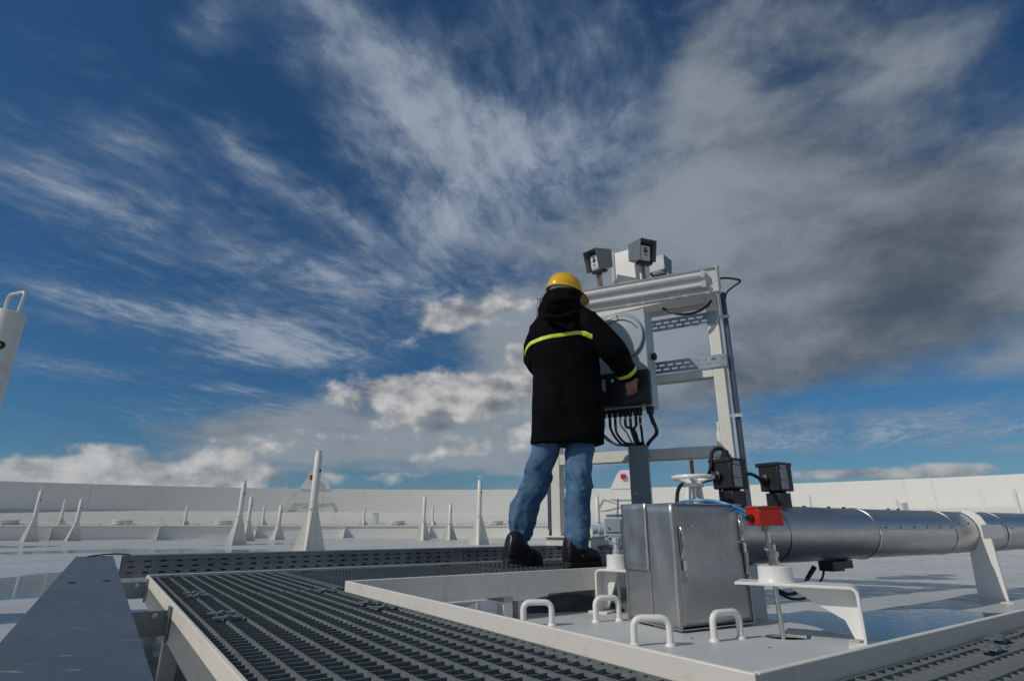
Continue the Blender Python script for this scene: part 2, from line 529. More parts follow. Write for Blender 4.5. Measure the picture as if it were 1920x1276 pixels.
M['hole_dark'] = mat_simple('dark_hole', (0.05, 0.035, 0.02), 0.8)  # dark colour for the shade inside holes
M['helmet'] = mat_simple('yellow_helmet_shell', (0.80, 0.47, 0.012), 0.22, var=0.03, rvar=0.05, coat=0.4)
M['skin'] = mat_simple('skin', (0.38, 0.19, 0.13), 0.5, var=0.08, scale=40)
M['hair'] = mat_simple('grey_hair', (0.60, 0.60, 0.58), 0.6, var=0.3, scale=120, bump=0.6, bscale=220)
M['parka'] = mat_simple('black_parka_cloth', (0.0030, 0.0034, 0.0040), 0.85, var=0.2, scale=9, bump=0.25, bscale=300, spec=0.10)
M['hiviz'] = mat_simple('lime_tape', (0.62, 0.78, 0.06), 0.45, var=0.06, scale=60)
M['boot'] = mat_simple('black_leather', (0.010, 0.010, 0.011), 0.36, var=0.2, bump=0.2, bscale=90)
M['sole'] = mat_simple('black_sole', (0.012, 0.012, 0.012), 0.7)
M['lace'] = mat_simple('grey_lace', (0.12, 0.12, 0.12), 0.7)
M['algae'] = mat_simple('dark_dome_paint', (0.115, 0.11, 0.10), 0.35, var=0.3, scale=8)

# blue jeans: woven, faded on the raised folds
m, N, b = material('blue_denim')
co = N.n('ShaderNodeTexCoord').outputs['Object']
big = N.noise(co, 9.0, 5, 0.6, 0.3)
fine = N.noise(co, 260.0, 2, 0.5)
c = N.mix(N.ss(big, 0.3, 0.72), (0.040, 0.105, 0.205), (0.105, 0.215, 0.345))
c = N.mix(N.m('MULTIPLY', fine, 0.35), c, (0.13, 0.21, 0.30))
N.put(b.inputs['Base Color'], c)
b.inputs['Roughness'].default_value = 0.85
b.inputs['Specular IOR Level'].default_value = 0.2
bn = N.n('ShaderNodeBump')
bn.inputs['Strength'].default_value = 0.3
bn.inputs['Distance'].default_value = 0.002
N.put(bn.inputs['Height'], fine)
N.link(bn.outputs[0], b.inputs['Normal'])
M['denim'] = m

# painted roof deck: pale grey paint, damp, with weld lines and brown staining
m, N, b = material('roof_deck_paint')
co = N.n('ShaderNodeTexCoord').outputs['Object']
cx, cy, cz = N.sep(co)
n1 = N.noise(co, 0.9, 6, 0.6, 0.2)
n2 = N.noise(co, 7.0, 6, 0.65)
c = N.mix(N.ss(n1, 0.35, 0.7), (0.49, 0.50, 0.485), (0.60, 0.60, 0.575))
c = N.mix(N.ss(n2, 0.55, 0.8, 0.0, 0.45), c, (0.33, 0.33, 0.31))
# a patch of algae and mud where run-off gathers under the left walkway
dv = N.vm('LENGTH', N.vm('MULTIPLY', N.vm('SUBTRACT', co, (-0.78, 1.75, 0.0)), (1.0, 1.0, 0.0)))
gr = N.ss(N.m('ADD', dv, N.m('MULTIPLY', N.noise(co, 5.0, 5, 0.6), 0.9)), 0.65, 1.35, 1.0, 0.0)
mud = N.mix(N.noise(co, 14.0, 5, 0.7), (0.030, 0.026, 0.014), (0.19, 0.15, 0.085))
# and grime spread under the whole left walkway, coloured dark to cut bounce light
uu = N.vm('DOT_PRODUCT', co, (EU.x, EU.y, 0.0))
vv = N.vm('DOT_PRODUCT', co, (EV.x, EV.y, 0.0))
grime_shade = N.m('MULTIPLY', N.ss(N.m('ABSOLUTE', N.m('SUBTRACT', uu, 0.48)), 0.42, 0.22), N.ss(vv, 3.4, 2.6))
gr = N.m('MAXIMUM', gr, N.m('MULTIPLY', grime_shade, N.ss(N.noise(co, 4.0, 5, 0.6), 0.25, 0.55, 0.55, 1.0)))
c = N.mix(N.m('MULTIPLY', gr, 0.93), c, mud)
# weld seams of the deck plates
mp = N.n('ShaderNodeMapping')
mp.inputs['Rotation'].default_value = (0, 0, R(-4))
N.link(co, mp.inputs['Vector'])
bt = N.n('ShaderNodeTexBrick')
bt.offset = 0.5
bt.inputs['Scale'].default_value = 1.0
bt.inputs['Mortar Size'].default_value = 0.012
bt.inputs['Brick Width'].default_value = 7.0
bt.inputs['Row Height'].default_value = 1.9
N.link(mp.outputs[0], bt.inputs['Vector'])
seam = bt.outputs['Fac']
c = N.mix(N.m('MULTIPLY', seam, 0.55), c, (0.33, 0.32, 0.29))
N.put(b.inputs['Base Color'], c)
N.put(b.inputs['Roughness'], N.ss(n2, 0.3, 0.75, 0.22, 0.5))
b.inputs['Specular IOR Level'].default_value = 0.5
bn = N.n('ShaderNodeBump')
bn.inputs['Strength'].default_value = 0.25
bn.inputs['Distance'].default_value = 0.01
N.put(bn.inputs['Height'], N.m('ADD', n2, N.m('MULTIPLY', seam, 0.8)))
N.link(bn.outputs[0], b.inputs['Normal'])
M['deck'] = m

# shallow rain water: see-through with a mirror-like skin and small ripples
m, N, b = material('rain_water')
nt = m.node_tree
nt.nodes.remove(b)
co = N.n('ShaderNodeTexCoord').outputs['Object']
mp = N.n('ShaderNodeMapping')
mp.inputs['Scale'].default_value = (5.0, 15.0, 1.0)
mp.inputs['Rotation'].default_value = (0, 0, R(12))
N.link(co, mp.inputs['Vector'])
bn = N.n('ShaderNodeBump')
bn.inputs['Strength'].default_value = 0.14
bn.inputs['Distance'].default_value = 0.005
N.put(bn.inputs['Height'], N.noise(mp.outputs[0], 2.0, 4, 0.55, 0.3))
gl = N.n('ShaderNodeBsdfGlossy')
gl.inputs['Roughness'].default_value = 0.03
gl.inputs['Color'].default_value = (0.95, 0.97, 1, 1)
N.link(bn.outputs[0], gl.inputs['Normal'])
tr = N.n('ShaderNodeBsdfTransparent')
tr.inputs['Color'].default_value = (0.84, 0.87, 0.89, 1)
fr = N.n('ShaderNodeFresnel')
fr.inputs['IOR'].default_value = 1.34
N.link(bn.outputs[0], fr.inputs['Normal'])
mx = N.n('ShaderNodeMixShader')
N.link(fr.outputs[0], mx.inputs[0])
N.link(tr.outputs[0], mx.inputs[1])
N.link(gl.outputs[0], mx.inputs[2])
N.link(mx.outputs[0], nt.nodes['Material Output'].inputs['Surface'])
M['water'] = m

# clear plastic lamp cover, shinier at glancing angles
m, N, b = material('clear_plastic')
nt = m.node_tree
nt.nodes.remove(b)
gl = N.n('ShaderNodeBsdfGlossy')
gl.inputs['Roughness'].default_value = 0.08
tr = N.n('ShaderNodeBsdfTransparent')
tr.inputs['Color'].default_value = (0.90, 0.92, 0.93, 1)
lw = N.n('ShaderNodeLayerWeight')
mx = N.n('ShaderNodeMixShader')
N.link(N.m('MULTIPLY_ADD', N.m('POWER', lw.outputs['Facing'], 4.0), 0.6, 0.05), mx.inputs[0])
N.link(tr.outputs[0], mx.inputs[1])
N.link(gl.outputs[0], mx.inputs[2])
N.link(mx.outputs[0], nt.nodes['Material Output'].inputs['Surface'])
M['clear'] = m

# small green pilot lamp, lit
m, N, b = material('green_pilot_lamp')
N.put(b.inputs['Base Color'], (0.02, 0.30, 0.20))
N.put(b.inputs['Emission Color'], (0.05, 0.65, 0.42))
b.inputs['Emission Strength'].default_value = 0.12
b.inputs['Roughness'].default_value = 0.15
M['pilot'] = m

# ================================================================== roof deck, water, tank wall
CC, R_WALL, R_PON = Vector((-3.0, 0.5, 0)), 26.5, 23.2

def reach(a, rad):
    dd = Vector((math.sin(a), math.cos(a), 0))
    k = CC.dot(dd)
    return k + math.sqrt(max(0, k * k + rad * rad - CC.length_squared))

def deck_h(x, y):
    p = Vector((x, y, 0))
    h = 0.014 * mnoise.fractal(p * 0.42 + Vector((3.3, 1.7, 0)), 0.8, 2.1, 4)
    h += 0.006 * mnoise.noise(p * 0.13 + Vector((9, 4, 0)))
    r = math.hypot(x, y)
    a_ = math.atan2(x, y)
    h += 0.012 * min(1.0, max(0.0, (r - 7.0) / 6.0)) * mnoise.noise(Vector((r * 0.75, a_ * 3.0, 2.0)))   # plates lie in shallow waves along the pontoon
    for px, py, s, k in ((-1.75, 2.15, 0.30, 0.016), (-1.5, 1.55, 0.34, 0.014), (3.6, 3.9, 0.5, 0.012), (2.9, 5.2, 0.9, 0.012), (5.5, 4.8, 1.2, 0.010), (-3.2, 3.6, 0.5, 0.014)):
        h += k * math.exp(-((x - px) ** 2 + (y - py) ** 2) / (s * s))   # drained, dry humps
    for px, py, s, k in ((2.4, 2.9, 0.9, 0.016), (0.3, 3.6, 0.9, 0.014), (-3.5, 5.0, 1.6, 0.012)):
        h -= k * math.exp(-((x - px) ** 2 + (y - py) ** 2) / (s * s))
    return h + 0.0045

mb = MB()
NA, NR = 240, 110
rows = []
for i in range(NR + 1):
    t = i / NR
    row = []
    for j in range(NA):
        a = 2 * math.pi * j / NA
        rm = reach(a, R_PON + 0.05)
        r = 0.05 * (rm / 0.05) ** t
        x, y = r * math.sin(a), r * math.cos(a)
        row.append((x, y, deck_h(x, y)))
    rows.append(row)
mb.ring_loft(rows, cap=False)
mb.add([(0, 0, deck_h(0, 0))] + rows[0], [(0, 1 + (j + 1) % NA, 1 + j) for j in range(NA)])
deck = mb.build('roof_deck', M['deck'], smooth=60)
tag(deck, 'pale painted steel floating roof deck, wet and stained', None, None, 'structure')
mb = MB()
mb.add([(0, 0, 0)] + [(reach(2 * math.pi * j / 96, R_PON - 0.01) * math.sin(2 * math.pi * j / 96), reach(2 * math.pi * j / 96, R_PON - 0.01) * math.cos(2 * math.pi * j / 96), 0) for j in range(96)],
       [(0, 1 + (j + 1) % 96, 1 + j) for j in range(96)])
water = mb.build('rain_water', M['water'], smooth=None)
tag(water, 'shallow sheet of rain water lying on the roof deck', None, None, 'structure')

def ringstrip(prof, n=180):
    """profile of (radius, z) swept round the tank"""
    mb = MB()
    mb.ring_loft([[CC + Vector((r * math.sin(2 * math.pi * j / n), r * math.cos(2 * math.pi * j / n), z)) for j in range(n)] for r, z in prof], cap=False)
    return mb

Z_WALL = 2.04
wall = thing('tank_wall', CC, 'white curved steel tank shell rising behind the roof', 'wall')
ringstrip([(R_WALL, -0.6), (R_WALL, Z_WALL), (R_WALL + 0.02, Z_WALL + 0.006), (R_WALL + 0.10, Z_WALL), (R_WALL + 0.10, -0.6)]).build('shell', M['wall'], wall, smooth=30)
ringstrip([(R_WALL - 0.01, 1.03), (R_WALL - 0.05, 1.045), (25.75, 0.60)]).build('rim_seal', M['damp'], wall, smooth=30)
pon = thing('pontoon_ring', CC, 'low white pontoon ring along the foot of the tank shell', 'pontoon')
ringstrip([(R_WALL - 0.3, 0.50), (25.7, 0.605), (R_PON, 0.44)]).build('top_plate', M['damp'], pon, smooth=20)
ringstrip([(R_PON, 0.44), (R_PON, -0.06)]).build('rim_plate', M['wall'], pon, smooth=20)
ringstrip([(R_PON + 0.01, 0.445), (R_PON - 0.035, 0.445), (R_PON - 0.035, 0.43), (R_PON + 0.01, 0.43)]).build('edge_lip', M['plate'], pon, smooth=20)

def polar(az, r, z=0.0):
    """point at azimuth az (degrees right of straight ahead, seen from the camera) on the tank circle of radius r"""
    a = R(az)
    k = reach(a, r)
    return Vector((k * math.sin(a), k * math.cos(a), z))
def az_of(x, y=985):
    r = ray(x, y)
    return math.degrees(math.atan2(r[0], r[1]))

gm = None
for px in (-60, 95, 297, 480, 646, 806, 960, 1130, 1300, 1480, 1660, 1830, 1990):
    p = polar(az_of(px, 1000), R_PON)
    inw = (CC - p); inw.z = 0; inw.normalize()
    g = MB().prism([(0, 0), (0.55, 0), (0.42, 0.05), (0.16, 0.30), (0.06, 0.43), (0, 0.43)], p + Z * -0.01, inw, Z, 0.02).build('gusset_plate', M['white'], pon)
for k, px in enumerate(range(-70, 2000, 62)):
    az = az_of(px, 990)
    p = polar(az, R_PON + 0.06, 0.44)
    t = Vector((math.cos(R(az)), -math.sin(R(az)), 0))
    pts = spline([p - t * 0.16, p - t * 0.13 + Z * 0.07, p + Z * 0.10, p + t * 0.13 + Z * 0.07, p + t * 0.16], 3)
    MB().tube(pts, 0.016, 6).build('lifting_loop', M['white'], pon)
for px in (15, 230, 420, 745, 930, 1240, 1560, 1800):
    az = az_of(px, 978)
    p = polar(az, R_PON + 1.25, 0.525)
    MB().lathe(p, [(0.30, 0), (0.30, 0.10), (0.34, 0.10), (0.34, 0.13), (0.01, 0.15)], 20).build('hatch_lid', M['white'], pon)

# foam pourers on the shell rim, each with its splash sheet on the shell
for px, lab in ((592, 'pale foam pourer shield on the tank rim behind the tallest left roof leg'), (1170, 'pale foam pourer shield on the tank rim behind the steel cable duct')):
    az = az_of(px, 900)
    p = polar(az, R_WALL, Z_WALL)
    n = (CC - p); n.z = 0; n.normalize()
    t = Z.cross(n)
    f = thing('foam_pourer', p, lab, 'foam pourer', 'foam pourers on the tank rim')
    MB().prism([(-0.68, -0.02), (0.68, -0.02), (0.60, 0.22), (0.22, 0.74), (0.02, 0.80), (-0.20, 0.74)] if px < 700 else
               [(-0.62, -0.02), (0.62, -0.02), (0.60, 0.40), (0.25, 0.78), (-0.12, 0.78), (-0.30, 0.6)], p + n * 0.02, t, Z, 0.03).build('shield_plate', M['white_clean'], f)
    MB().box(p + n * 0.09 + t * (-0.16 if px < 700 else -0.02) + Z * 0.50, (0.2, 0.14, 0.20), frame_from(t)).build('red_nozzle_cap', M['red'], f, bevel=0.01)
    q = p + n * 0.09
    za, zb = 1.62 - Z_WALL, 1.08 - Z_WALL
    pts = [q + t * -1.30 + Z * zb, q + t * -1.02 + Z * za, q + t * 0.62 + Z * za, q + t * 0.84 + Z * zb]
    fm = MB()
    for a, b2 in ((0, 1), (1, 2), (2, 3)):
        fm.bar(pts[a], pts[b2], 0.035, 0.05)
    fm.bar(pts[1], q + t * -0.1 + Z * (za - 0.25), 0.03, 0.03)
    fm.bar(pts[0], q + t * -0.1 + Z * (za - 0.25), 0.04, 0.04)
    fm.build('splash_frame', M['wall'], f)

# ------------------------------------------------------------------ roof legs
def make_leg(label):
    t = thing('roof_leg', (0, 0, 0), label, 'roof leg', 'roof support legs standing on the deck')
    MB().lathe((0, 0, 0), [(0.070, 0), (0.070, 0.70), (0.010, 0.70)], 16).build('sleeve', M['white'], t)
    MB().lathe((0, 0, 0.70), [(0.085, 0), (0.085, 0.022), (0.064, 0.022)], 16).build('collar', M['plate'], t)
    MB().lathe((0, 0, 0.70), [(0.060, 0.02), (0.060, 0.82), (0.046, 0.84), (0.046, 0.90), (0.01, 0.90)], 16).build('leg_pipe', M['white'], t)
    for a in (190, 280, 10, 100):
        e = Vector((math.cos(R(a)), math.sin(R(a)), 0))
        MB().prism([(0.068, 0), (0.27, 0), (0.27, 0.02), (0.085, 0.66), (0.068, 0.66)], (0, 0, 0), e, Z, 0.014).build('fin', M['white'], t)
    MB().tube([(-0.044, 0, 1.55), (-0.044, 0, 1.68), (-0.034, 0, 1.70), (0.034, 0, 1.70), (0.044, 0, 1.68), (0.044, 0, 1.55)], 0.008, 6).build('handle', M['white'], t)
    MB().cyl((0.058, -0.02, 1.28), (0.064, -0.022, 1.28), 0.022, n=10).build('pin_hole', M['hole_dark'], t)
    return t

LEGS = [  # pixel column, depth, top pixel row, label
    (600, 9.4, 832, 'tallest white roof leg, standing left of the worker before the tank wall'),
    (460, 15.0, 894, 'tall white roof leg with a shorter one close behind its right side'),
    (473, 19.2, 925, 'shorter white roof leg close behind the right side of a taller one'),
    (900, 15.3, 892, 'white finned roof leg just left of the worker\'s left knee'),
    (797, 20.2, 924, 'white roof leg beside a shorter one, midway between tallest leg and worker'),
    (845, 21.0, 940, 'shortest white deck leg, between two taller ones left of the worker'),
    (528, 20.6, 942, 'small white roof leg just left of the tallest roof leg'),
    (80, 18.2, 912, 'tallest of the three leaning white legs at the far left'),
    (155, 18.9, 931, 'leaning white finned leg, rightmost of three at the far left'),
    (1119, 17.5, 925, 'white roof leg seen between the worker\'s right shin and the grey junction box'),
]
proto = None
for px, D, ty, lab in LEGS:
    o = make_leg(lab) if proto is None else copy_tree(proto)
    proto = proto or o
    top = at(px, ty, D)
    o['label'] = lab
    o.location = (top.x, D, -0.01)
    s = (top.z + 0.01) / 1.70
    o.scale = (1, 1, s)
    o.rotation_euler = (0, 0, R(random.uniform(-9, 9)))
# the near leg at the left edge of the picture
near = make_leg('')
for ch in list(near.children):
    if ch.name.split('.')[0] in ('leg_pipe', 'handle', 'pin_hole'):
        bpy.data.objects.remove(ch)
MB().lathe((0, 0, 0.70), [(0.064, 0.02), (0.064, 0.865), (0.062, 0.870), (0.001, 0.872)], 24).build('leg_pipe', M['white'], near)
MB().tube([(-0.05, 0, 1.56), (-0.05, 0, 1.660), (-0.047, 0, 1.673), (-0.038, 0, 1.682), (-0.025, 0, 1.685), (0.05, 0, 1.685), (0.063, 0, 1.682), (0.072, 0, 1.673), (0.075, 0, 1.660), (0.062, 0, 1.56)], 0.0075, 10).build('handle', M['white'], near)
pd_ = Vector((math.cos(R(-32)), math.sin(R(-32)), 0))
MB().lathe(pd_ * 0.0615 + Z * 1.365, [(0.024, 0), (0.024, 0.0035), (0.018, 0.0035), (0.001, 0.0010)], 16, frame_from(pd_) @ Matrix.Rotation(R(90), 3, 'Y')).build('pin_hole', M['hole_dark'], near)
near['label'] = 'large near white roof leg cut by the left picture edge'
near.location = (-2.905, 3.06, -0.01)
near.rotation_euler = (0, 0, R(-20))
near.scale = (1.18, 1.18, 1.045)

def make_pleg(label):
    t = thing('pontoon_post', (0, 0, 0), label, 'pontoon post', 'thin posts standing on the pontoon ring')
    MB().lathe((0, 0, 0), [(0.05, 0), (0.05, 0.9), (0.03, 0.91), (0.03, 1.0), (0.005, 1.0)], 10).build('leg_pipe', M['white'], t)
    for a in (200, 290, 20):
        e = Vector((math.cos(R(a)), math.sin(R(a)), 0))
        MB().prism([(0.045, 0), (0.2, 0), (0.06, 0.26), (0.045, 0.26)], (0, 0, 0), e, Z, 0.012).build('fin', M['white'], t)
    return t
PL = [(114, 936, 'thin pontoon post between the two leaning finned legs at far left'), (347, 945, 'lone thin pontoon post left of the tall paired roof legs'),
      (493, 945, 'thin pontoon post right of the tall paired roof legs'), (682, 949, 'thin pontoon post right of the tallest roof leg'),
      (811, 947, 'thin pontoon post partly behind the roof leg right of it'), (1487, 912, 'thin pontoon post just right of the black instrument heads above the pipe'),
      (1524, 927, 'thin pontoon post above the pipe, second right of the instrument heads'), (1688, 935, 'thin pontoon post with grey box above the middle of the pipe'),
      (1916, 916, 'thin pontoon post at the right picture edge above the pipe')]
pp = None
for px, ty, lab in PL:
    p = polar(az_of(px, 975), R_PON + 1.0, 0.50)
    o = make_pleg(lab) if pp is None else copy_tree(pp)
    pp = pp or o
    o['label'] = lab
    top = at(px, ty, p.y)
    o.location = (p.x, p.y, p.z)
    o.scale = (1, 1, top.z - p.z)
    if px == 1688:
        MB().box(p + Vector((0.16, -0.1, 0.42)), (0.16, 0.12, 0.5)).build('meter_box', M['plate'], o)
bx = polar(az_of(704, 972), R_PON + 1.9, 0.56)
mbx = thing('seal_box', bx, 'small grey upright box standing by the shell behind the pontoon', 'box')
MB().box(bx + Z * 0.2, (0.22, 0.2, 0.4)).build('box_body', M['plate'], mbx, bevel=0.01)
MB().box(bx + Z * 0.41, (0.25, 0.23, 0.02)).build('box_lid', M['plate'], mbx)

# ================================================================== grating walkway
ZG = 0.235
U0, U1, V1, V2, VB, UE = 0.21, 0.775, 0.54, 2.20, 3.26, 3.05
walk = thing('walkway_frame', UV(U0, V2, 0), 'white steel frame carrying the grating walkway round the sump', 'walkway')
def plate(name, u0, v0, u1, v1, z0, z1, th=0.010, mat='toe'):
    MB().bar(UV(u0, v0, (z0 + z1) / 2), UV(u1, v1, (z0 + z1) / 2), th, z1 - z0).build(name, M[mat], walk, bevel=0.0025)
plate('edge_plate', U0, -0.9, U0, VB + 0.005, 0.145, 0.246)
plate('edge_plate', U0 + 0.006, VB, UE, VB, 0.145, 0.246, mat='plate')
plate('toe_plate', U1, V1 - 0.005, U1, V2 + 0.005, 0.170, 0.268)
plate('toe_plate', U1 + 0.006, V1, 5.2, V1, 0.170, 0.268)
plate('toe_plate', U1 + 0.006, V2, UE, V2, 0.170, 0.268)
plate('edge_plate', UE, V2 + 0.006, UE, VB - 0.006, 0.145, 0.246)
for u, v in ((U0, 1.15), (U0, 2.25), (U0 + 0.02, 3.22), (1.44, V2), (1.55, V2 + 0.05), (2.5, V2), (1.5, VB - 0.03), (2.6, VB - 0.03), (1.9, V1), (3.4, V1)):
    lg = MB()
    lg.box(UV(u + 0.03, v - 0.03, 0.072), (0.045, 0.006, 0.146), RUV)
    lg.box(UV(u + 0.010, v - 0.006, 0.072), (0.006, 0.045, 0.146), RUV)
    lg.build('support_leg', M['toe'], walk)
for v in (0.2, 1.15, 2.25):
    MB().box(UV((U0 + U1) / 2, v, 0.172), (U1 - U0 - 0.02, 0.05, 0.05), RUV).build('cross_beam', M['plate'], walk)
for u in (1.5, 2.6):
    MB().box(UV(u, (V2 + VB) / 2, 0.172), (0.05, VB - V2 - 0.02, 0.05), RUV).build('cross_beam', M['plate'], walk)

def bar_mesh(L, w, h):
    me = MB().box((0, 0, 0), (L, w, h)).build('tmp', M['grate'], smooth=None)
    d = me.data
    bpy.data.objects.remove(me)
    return d
def twist_mesh(L, pitch):
    """cross rod: straight flat rod, swollen where it is forged into each bearing bar"""
    n = int(round(L / pitch))
    rings = []
    for i in range(n + 1):
        for q, w, h in ((-0.16, 0.0030, 0.0036), (0.0, 0.0047, 0.0050), (0.16, 0.0030, 0.0036)):
            x = (i + q) / n * L - L / 2
            rings.append([Vector((x, -w, -0.004)), Vector((x, w, -0.004)), Vector((x, w * 0.8, h * 0.8)), Vector((x, -w * 0.8, h * 0.8))])
    me = MB().ring_loft(rings).build('tmp', M['grate'], smooth=None)
    d = me.data
    bpy.data.objects.remove(me)
    return d
cache = {}
def grating(u0, u1, v0, v1, bearing, label, clips=()):
    t = thing('grating_panel', UV((u0 + u1) / 2, (v0 + v1) / 2, ZG - 0.03), label, 'grating panel', 'grating panels of the walkway')
    rot = Matrix.Rotation(ANG, 4, 'Z')
    inv = t.matrix_basis.inverted()
    def put(name, key, mk, c, along_v):
        if key not in cache:
            cache[key] = mk()
            cache[key].name = name
        o = bpy.data.objects.new(name, cache[key])
        COL.objects.link(o)
        o.parent = t
        loc = inv @ (Matrix.Translation(c) @ (rot @ Matrix.Rotation(R(90), 4, 'Z') if along_v else rot))
        o.matrix_local = loc
    g = 0.006
    u0, u1, v0, v1 = u0 + g, u1 - g, v0 + g, v1 - g
    bu = bearing == 'u'
    Lb, Lc = (u1 - u0, v1 - v0) if bu else (v1 - v0, u1 - u0)
    nb = int(round(Lc / 0.0333))
    for i in range(nb + 1):
        k = i / nb
        c = UV((u0 + u1) / 2, v0 + (v1 - v0) * k, ZG - 0.0165) if bu else UV(u0 + (u1 - u0) * k, (v0 + v1) / 2, ZG - 0.0165)
        put('bearing_bar', ('b', round(Lb, 4)), lambda: bar_mesh(Lb, 0.0032, 0.030), c, not bu)
    nc = int(round(Lb / 0.05))
    for i in range(nc):
        k = (i + 0.5) / nc
        c = UV(u0 + (u1 - u0) * k, (v0 + v1) / 2, ZG - 0.0025) if bu else UV((u0 + u1) / 2, v0 + (v1 - v0) * k, ZG - 0.0025)
        put('cross_bar', ('c', round(Lc, 4)), lambda: twist_mesh(Lc, 0.0333), c, bu)
    for k in (0, 1):
        c = UV(u0 + (u1 - u0) * k, (v0 + v1) / 2, ZG - 0.0165) if bu else UV((u0 + u1) / 2, v0 + (v1 - v0) * k, ZG - 0.0165)
        put('banding_bar', ('e', round(Lc, 4)), lambda: bar_mesh(Lc + 0.003, 0.005, 0.031), c, bu)
    for cu, cv_ in clips:
        cm = MB()
        for sd in (-1, 1):
            cm.box(UV(cu + sd * 0.021, cv_, ZG + 0.007), (0.028, 0.030, 0.0025), RUV)
        cm.box(UV(cu, cv_, ZG - 0.006), (0.018, 0.030, 0.0025), RUV)
        cm.lathe(UV(cu, cv_, ZG - 0.004), [(0.010, 0), (0.010, 0.014), (0.006, 0.017)], 8)
        cm.build('saddle_clip', M['galv_dark'], t)
grating(U0 + 0.006, U1 - 0.006, -0.55, 0.35, 'u', 'dark grating panel of the left walkway nearest the camera')
grating(U0 + 0.006, U1 - 0.006, 0.35, 1.74, 'u', 'long dark grating panel in the middle of the left walkway', ((0.30, 1.70), (0.70, 1.66), (0.30, 0.42), (0.70, 0.42)))
grating(U0 + 0.006, U1 - 0.006, 1.74, 2.31, 'u', 'short dark grating panel of the left walkway before the corner', ((0.30, 1.79), (0.30, 2.27), (0.70, 2.20), (0.70, 1.78)))
grating(U0 + 0.006, 0.81, 2.31, VB - 0.006, 'u', 'corner grating panel where the walkway turns behind the sump', ((0.30, 2.36), (0.30, 3.20)))
grating(0.81, 1.83, V2 + 0.006, VB - 0.006, 'v', 'back grating panel next to the walkway corner', ((0.9, 3.18), (1.7, 3.18)))
grating(1.83, UE - 0.006, V2 + 0.006, VB - 0.006, 'v', 'back grating panel under the worker\'s boots', ())
grating(U1, 1.62, -0.25, V1 - 0.006, 'v', 'pale sunlit grating panel at the bottom right of the picture', ((1.43, 0.47), (1.56, 0.50)))
grating(1.62, 2.7, -0.25, V1 - 0.006, 'v', 'pale sunlit grating panel at the lower right picture edge', ((1.72, 0.49),))

# ================================================================== cable trays
def slotted(L, H, rows, pitch, sw, sh, stagger=0.0, m0=0.012):
    """sheet in local x (0..L), z (0..H) with punched slots"""
    mb = MB()
    zb = []
    gap = (H - 2 * m0) / rows
    for r in range(rows):
        z0 = m0 + gap * r
        zc = z0 + gap / 2
        off = (r % 2) * stagger
        n = int((L - pitch * 0.6 - off) / pitch)
        xs = []
        for k in range(n):
            x = pitch * 0.5 + off + k * pitch
            xs += [(x - sw / 2, x + sw / 2)]
        def quad(x0, x1, za, zc2):
            mb.add([(x0, 0, za), (x1, 0, za), (x1, 0, zc2), (x0, 0, zc2)], [(0, 1, 2, 3)])
        lo = 0.0 if r == 0 else z0
        hi = H if r == rows - 1 else z0 + gap
        prev = 0.0
        for a, b2 in xs:
            quad(prev, a, lo, hi)
            quad(a, b2, lo, zc - sh / 2)
            quad(a, b2, zc + sh / 2, hi)
            prev = b2
        quad(prev, L, lo, hi)
    return mb
def place(mb, o, ex, ey=None):
    F = frame_from(ex)
    mb.v = [Vector(o) + F @ p for p in mb.v]
    return mb

tr1 = thing('cable_tray', UV(0.015, 1.5, 0.0), 'wide lidded galvanised cable tray running from the lower left corner', 'cable tray', 'galvanised cable trays')
ld = MB()
ld.box(UV(-0.0075, 1.24, 0.3265), (0.140, 4.26, 0.003), RUV)
ld.box(UV(-0.0765, 1.24, 0.3135), (0.002, 4.26, 0.023), RUV)
ld.box(UV(0.0615, 1.24, 0.3135), (0.002, 4.26, 0.023), RUV)
ld.build('lid', M['galv'], tr1, bevel=0.0015)
for u in (-0.0725, 0.0575):
    MB().box(UV(u, 1.24, 0.277), (0.002, 4.25, 0.092), RUV).build('side_wall', M['galv_dark'], tr1)
MB().box(UV(-0.0075, 1.24, 0.230), (0.128, 4.25, 0.002), RUV).build('tray_floor', M['galv_dark'], tr1)
for u, v in ((-0.042, 1.83), (0.028, 1.84), (-0.032, 3.26), (0.022, 3.27)):
    MB().lathe(UV(u, v, 0.328), [(0.0115, 0), (0.0110, 0.003), (0.006, 0.0045), (0.001, 0.0045)], 12).build('lid_bolt', M['cab_line'], tr1)
for v in (3.10, 2.04, 0.9, -0.2):
    MB().box(UV(0.131, v, 0.196), (0.142, 0.006, 0.066), RUV).build('support_bracket', M['galv_dark'], tr1)
    fl = MB().box(UV(0.199, v - 0.022, 0.196), (0.006, 0.040, 0.090), RUV).build('bracket_foot', M['galv_dark'], tr1)
    MB().lathe(UV(0.165, v - 0.004, 0.218), [(0.008, 0), (0.008, 0.012), (0.004, 0.014)], 8, Matrix.Rotation(ANG, 3, 'Z') @ Matrix.Rotation(R(90), 3, 'X')).build('bolt', M['galv_light'], tr1)

